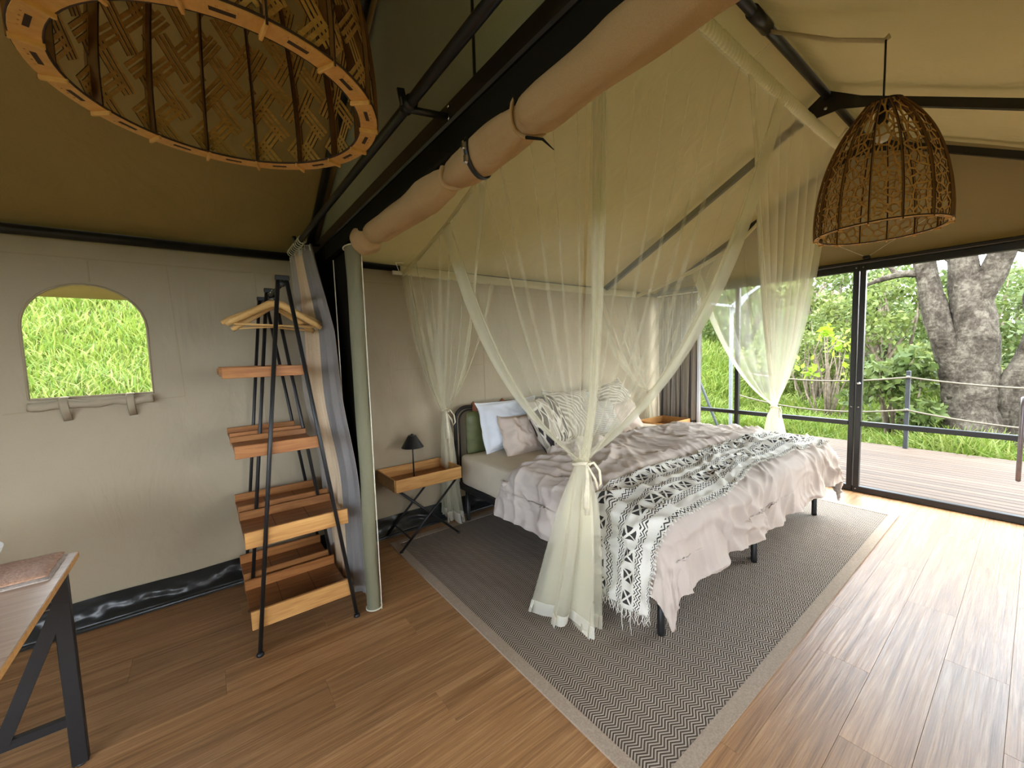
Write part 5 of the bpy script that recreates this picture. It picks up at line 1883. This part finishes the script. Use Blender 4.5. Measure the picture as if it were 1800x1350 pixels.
shrub('tree', 'far low tree on the skyline right of the big trunk', 'tree', 25.0, 0.2, 3.6, 7.0, 3600, 0.24, 'mid', 15, srad=0.08)

# the big tree by the deck
bt = thing('big_tree', (9.0, 0.5, -0.4), 'massive grey-barked tree with forking trunk beside the deck', 'tree')


def limb(name, pts, rad, seed, parent=bt, n=22, sub=10):
    P = np.array(pts, dtype=float)
    k = len(P)
    tt = np.linspace(0, k - 1, (k - 1) * sub + 1)
    Q = np.stack([np.interp(tt, range(k), P[:, i]) for i in range(3)], 1)
    for _ in range(sub):
        Q[1:-1] = (Q[:-2] + 2 * Q[1:-1] + Q[2:]) / 4
    Rr = np.interp(tt, range(k), rad)
    jn = lambda i, j: 1 + 0.16 * float(pn(math.cos(2 * PI * j / n) * 1.6 + seed * 7, tt[i] * 0.8 + math.sin(2 * PI * j / n) * 1.6, seed)) + 0.09 * float(pn(math.cos(2 * PI * j / n) * 4 + seed * 7, tt[i] * 2.2 + math.sin(2 * PI * j / n) * 4, seed + 3))
    return MB().tube([tuple(q) for q in Q], list(Rr), n, jag=jn).build(name, M['bark'], parent, True)


limb('trunk', [(9.0, 0.50, -0.7), (9.0, 0.52, -0.2), (9.0, 0.60, 0.4), (9.0, 0.62, 0.9), (9.02, 0.60, 1.4), (9.04, 0.64, 1.9), (9.03, 0.74, 2.4), (9.05, 0.86, 3.2), (9.2, 0.95, 4.2)], [0.55, 0.42, 0.29, 0.27, 0.25, 0.21, 0.17, 0.13, 0.06], 1, n=30)
limb('limb', [(8.96, 0.66, 0.55), (8.92, 0.80, 1.1), (8.92, 0.98, 1.7), (8.95, 1.10, 2.3), (8.95, 1.22, 3.0), (9.0, 1.4, 4.0)], [0.19, 0.17, 0.15, 0.13, 0.12, 0.06], 2)
limb('limb', [(9.04, 0.66, 1.75), (9.02, 0.50, 2.2), (9.0, 0.36, 2.7), (9.0, 0.15, 3.5), (9.0, 0.0, 4.2)], [0.16, 0.15, 0.13, 0.10, 0.05], 3)
limb('limb', [(9.1, 0.20, -0.6), (9.08, 0.18, 0.2), (9.0, 0.30, 0.65), (9.05, 0.12, 1.1), (9.1, 0.02, 1.6), (9.1, 0.10, 1.95), (9.1, -0.10, 2.4), (9.1, -0.3, 3.2)], [0.34, 0.20, 0.12, 0.10, 0.10, 0.11, 0.09, 0.05], 4)
limb('limb', [(9.0, -0.05, -0.6), (9.0, -0.02, 0.2), (9.05, 0.10, 0.55), (9.05, 0.25, 0.9)], [0.45, 0.30, 0.18, 0.10], 5)
limb('branch', [(8.95, 1.15, 2.42), (8.9, 1.4, 2.46), (8.85, 1.66, 2.40), (8.85, 1.9, 2.30)], [0.06, 0.05, 0.04, 0.012], 6, n=10)
limb('branch', [(8.9, 1.45, 2.46), (8.9, 1.55, 2.62), (8.9, 1.58, 2.8)], [0.035, 0.03, 0.012], 7, n=8)
limb('branch', [(9.0, 0.80, 2.5), (9.0, 0.95, 2.65), (9.0, 1.0, 2.9)], [0.05, 0.04, 0.015], 8, n=8)
limb('branch', [(9.0, 0.35, 2.7), (9.0, 0.15, 2.55), (9.0, -0.1, 2.62), (9.0, -0.4, 2.6)], [0.05, 0.035, 0.03, 0.01], 9, n=8)
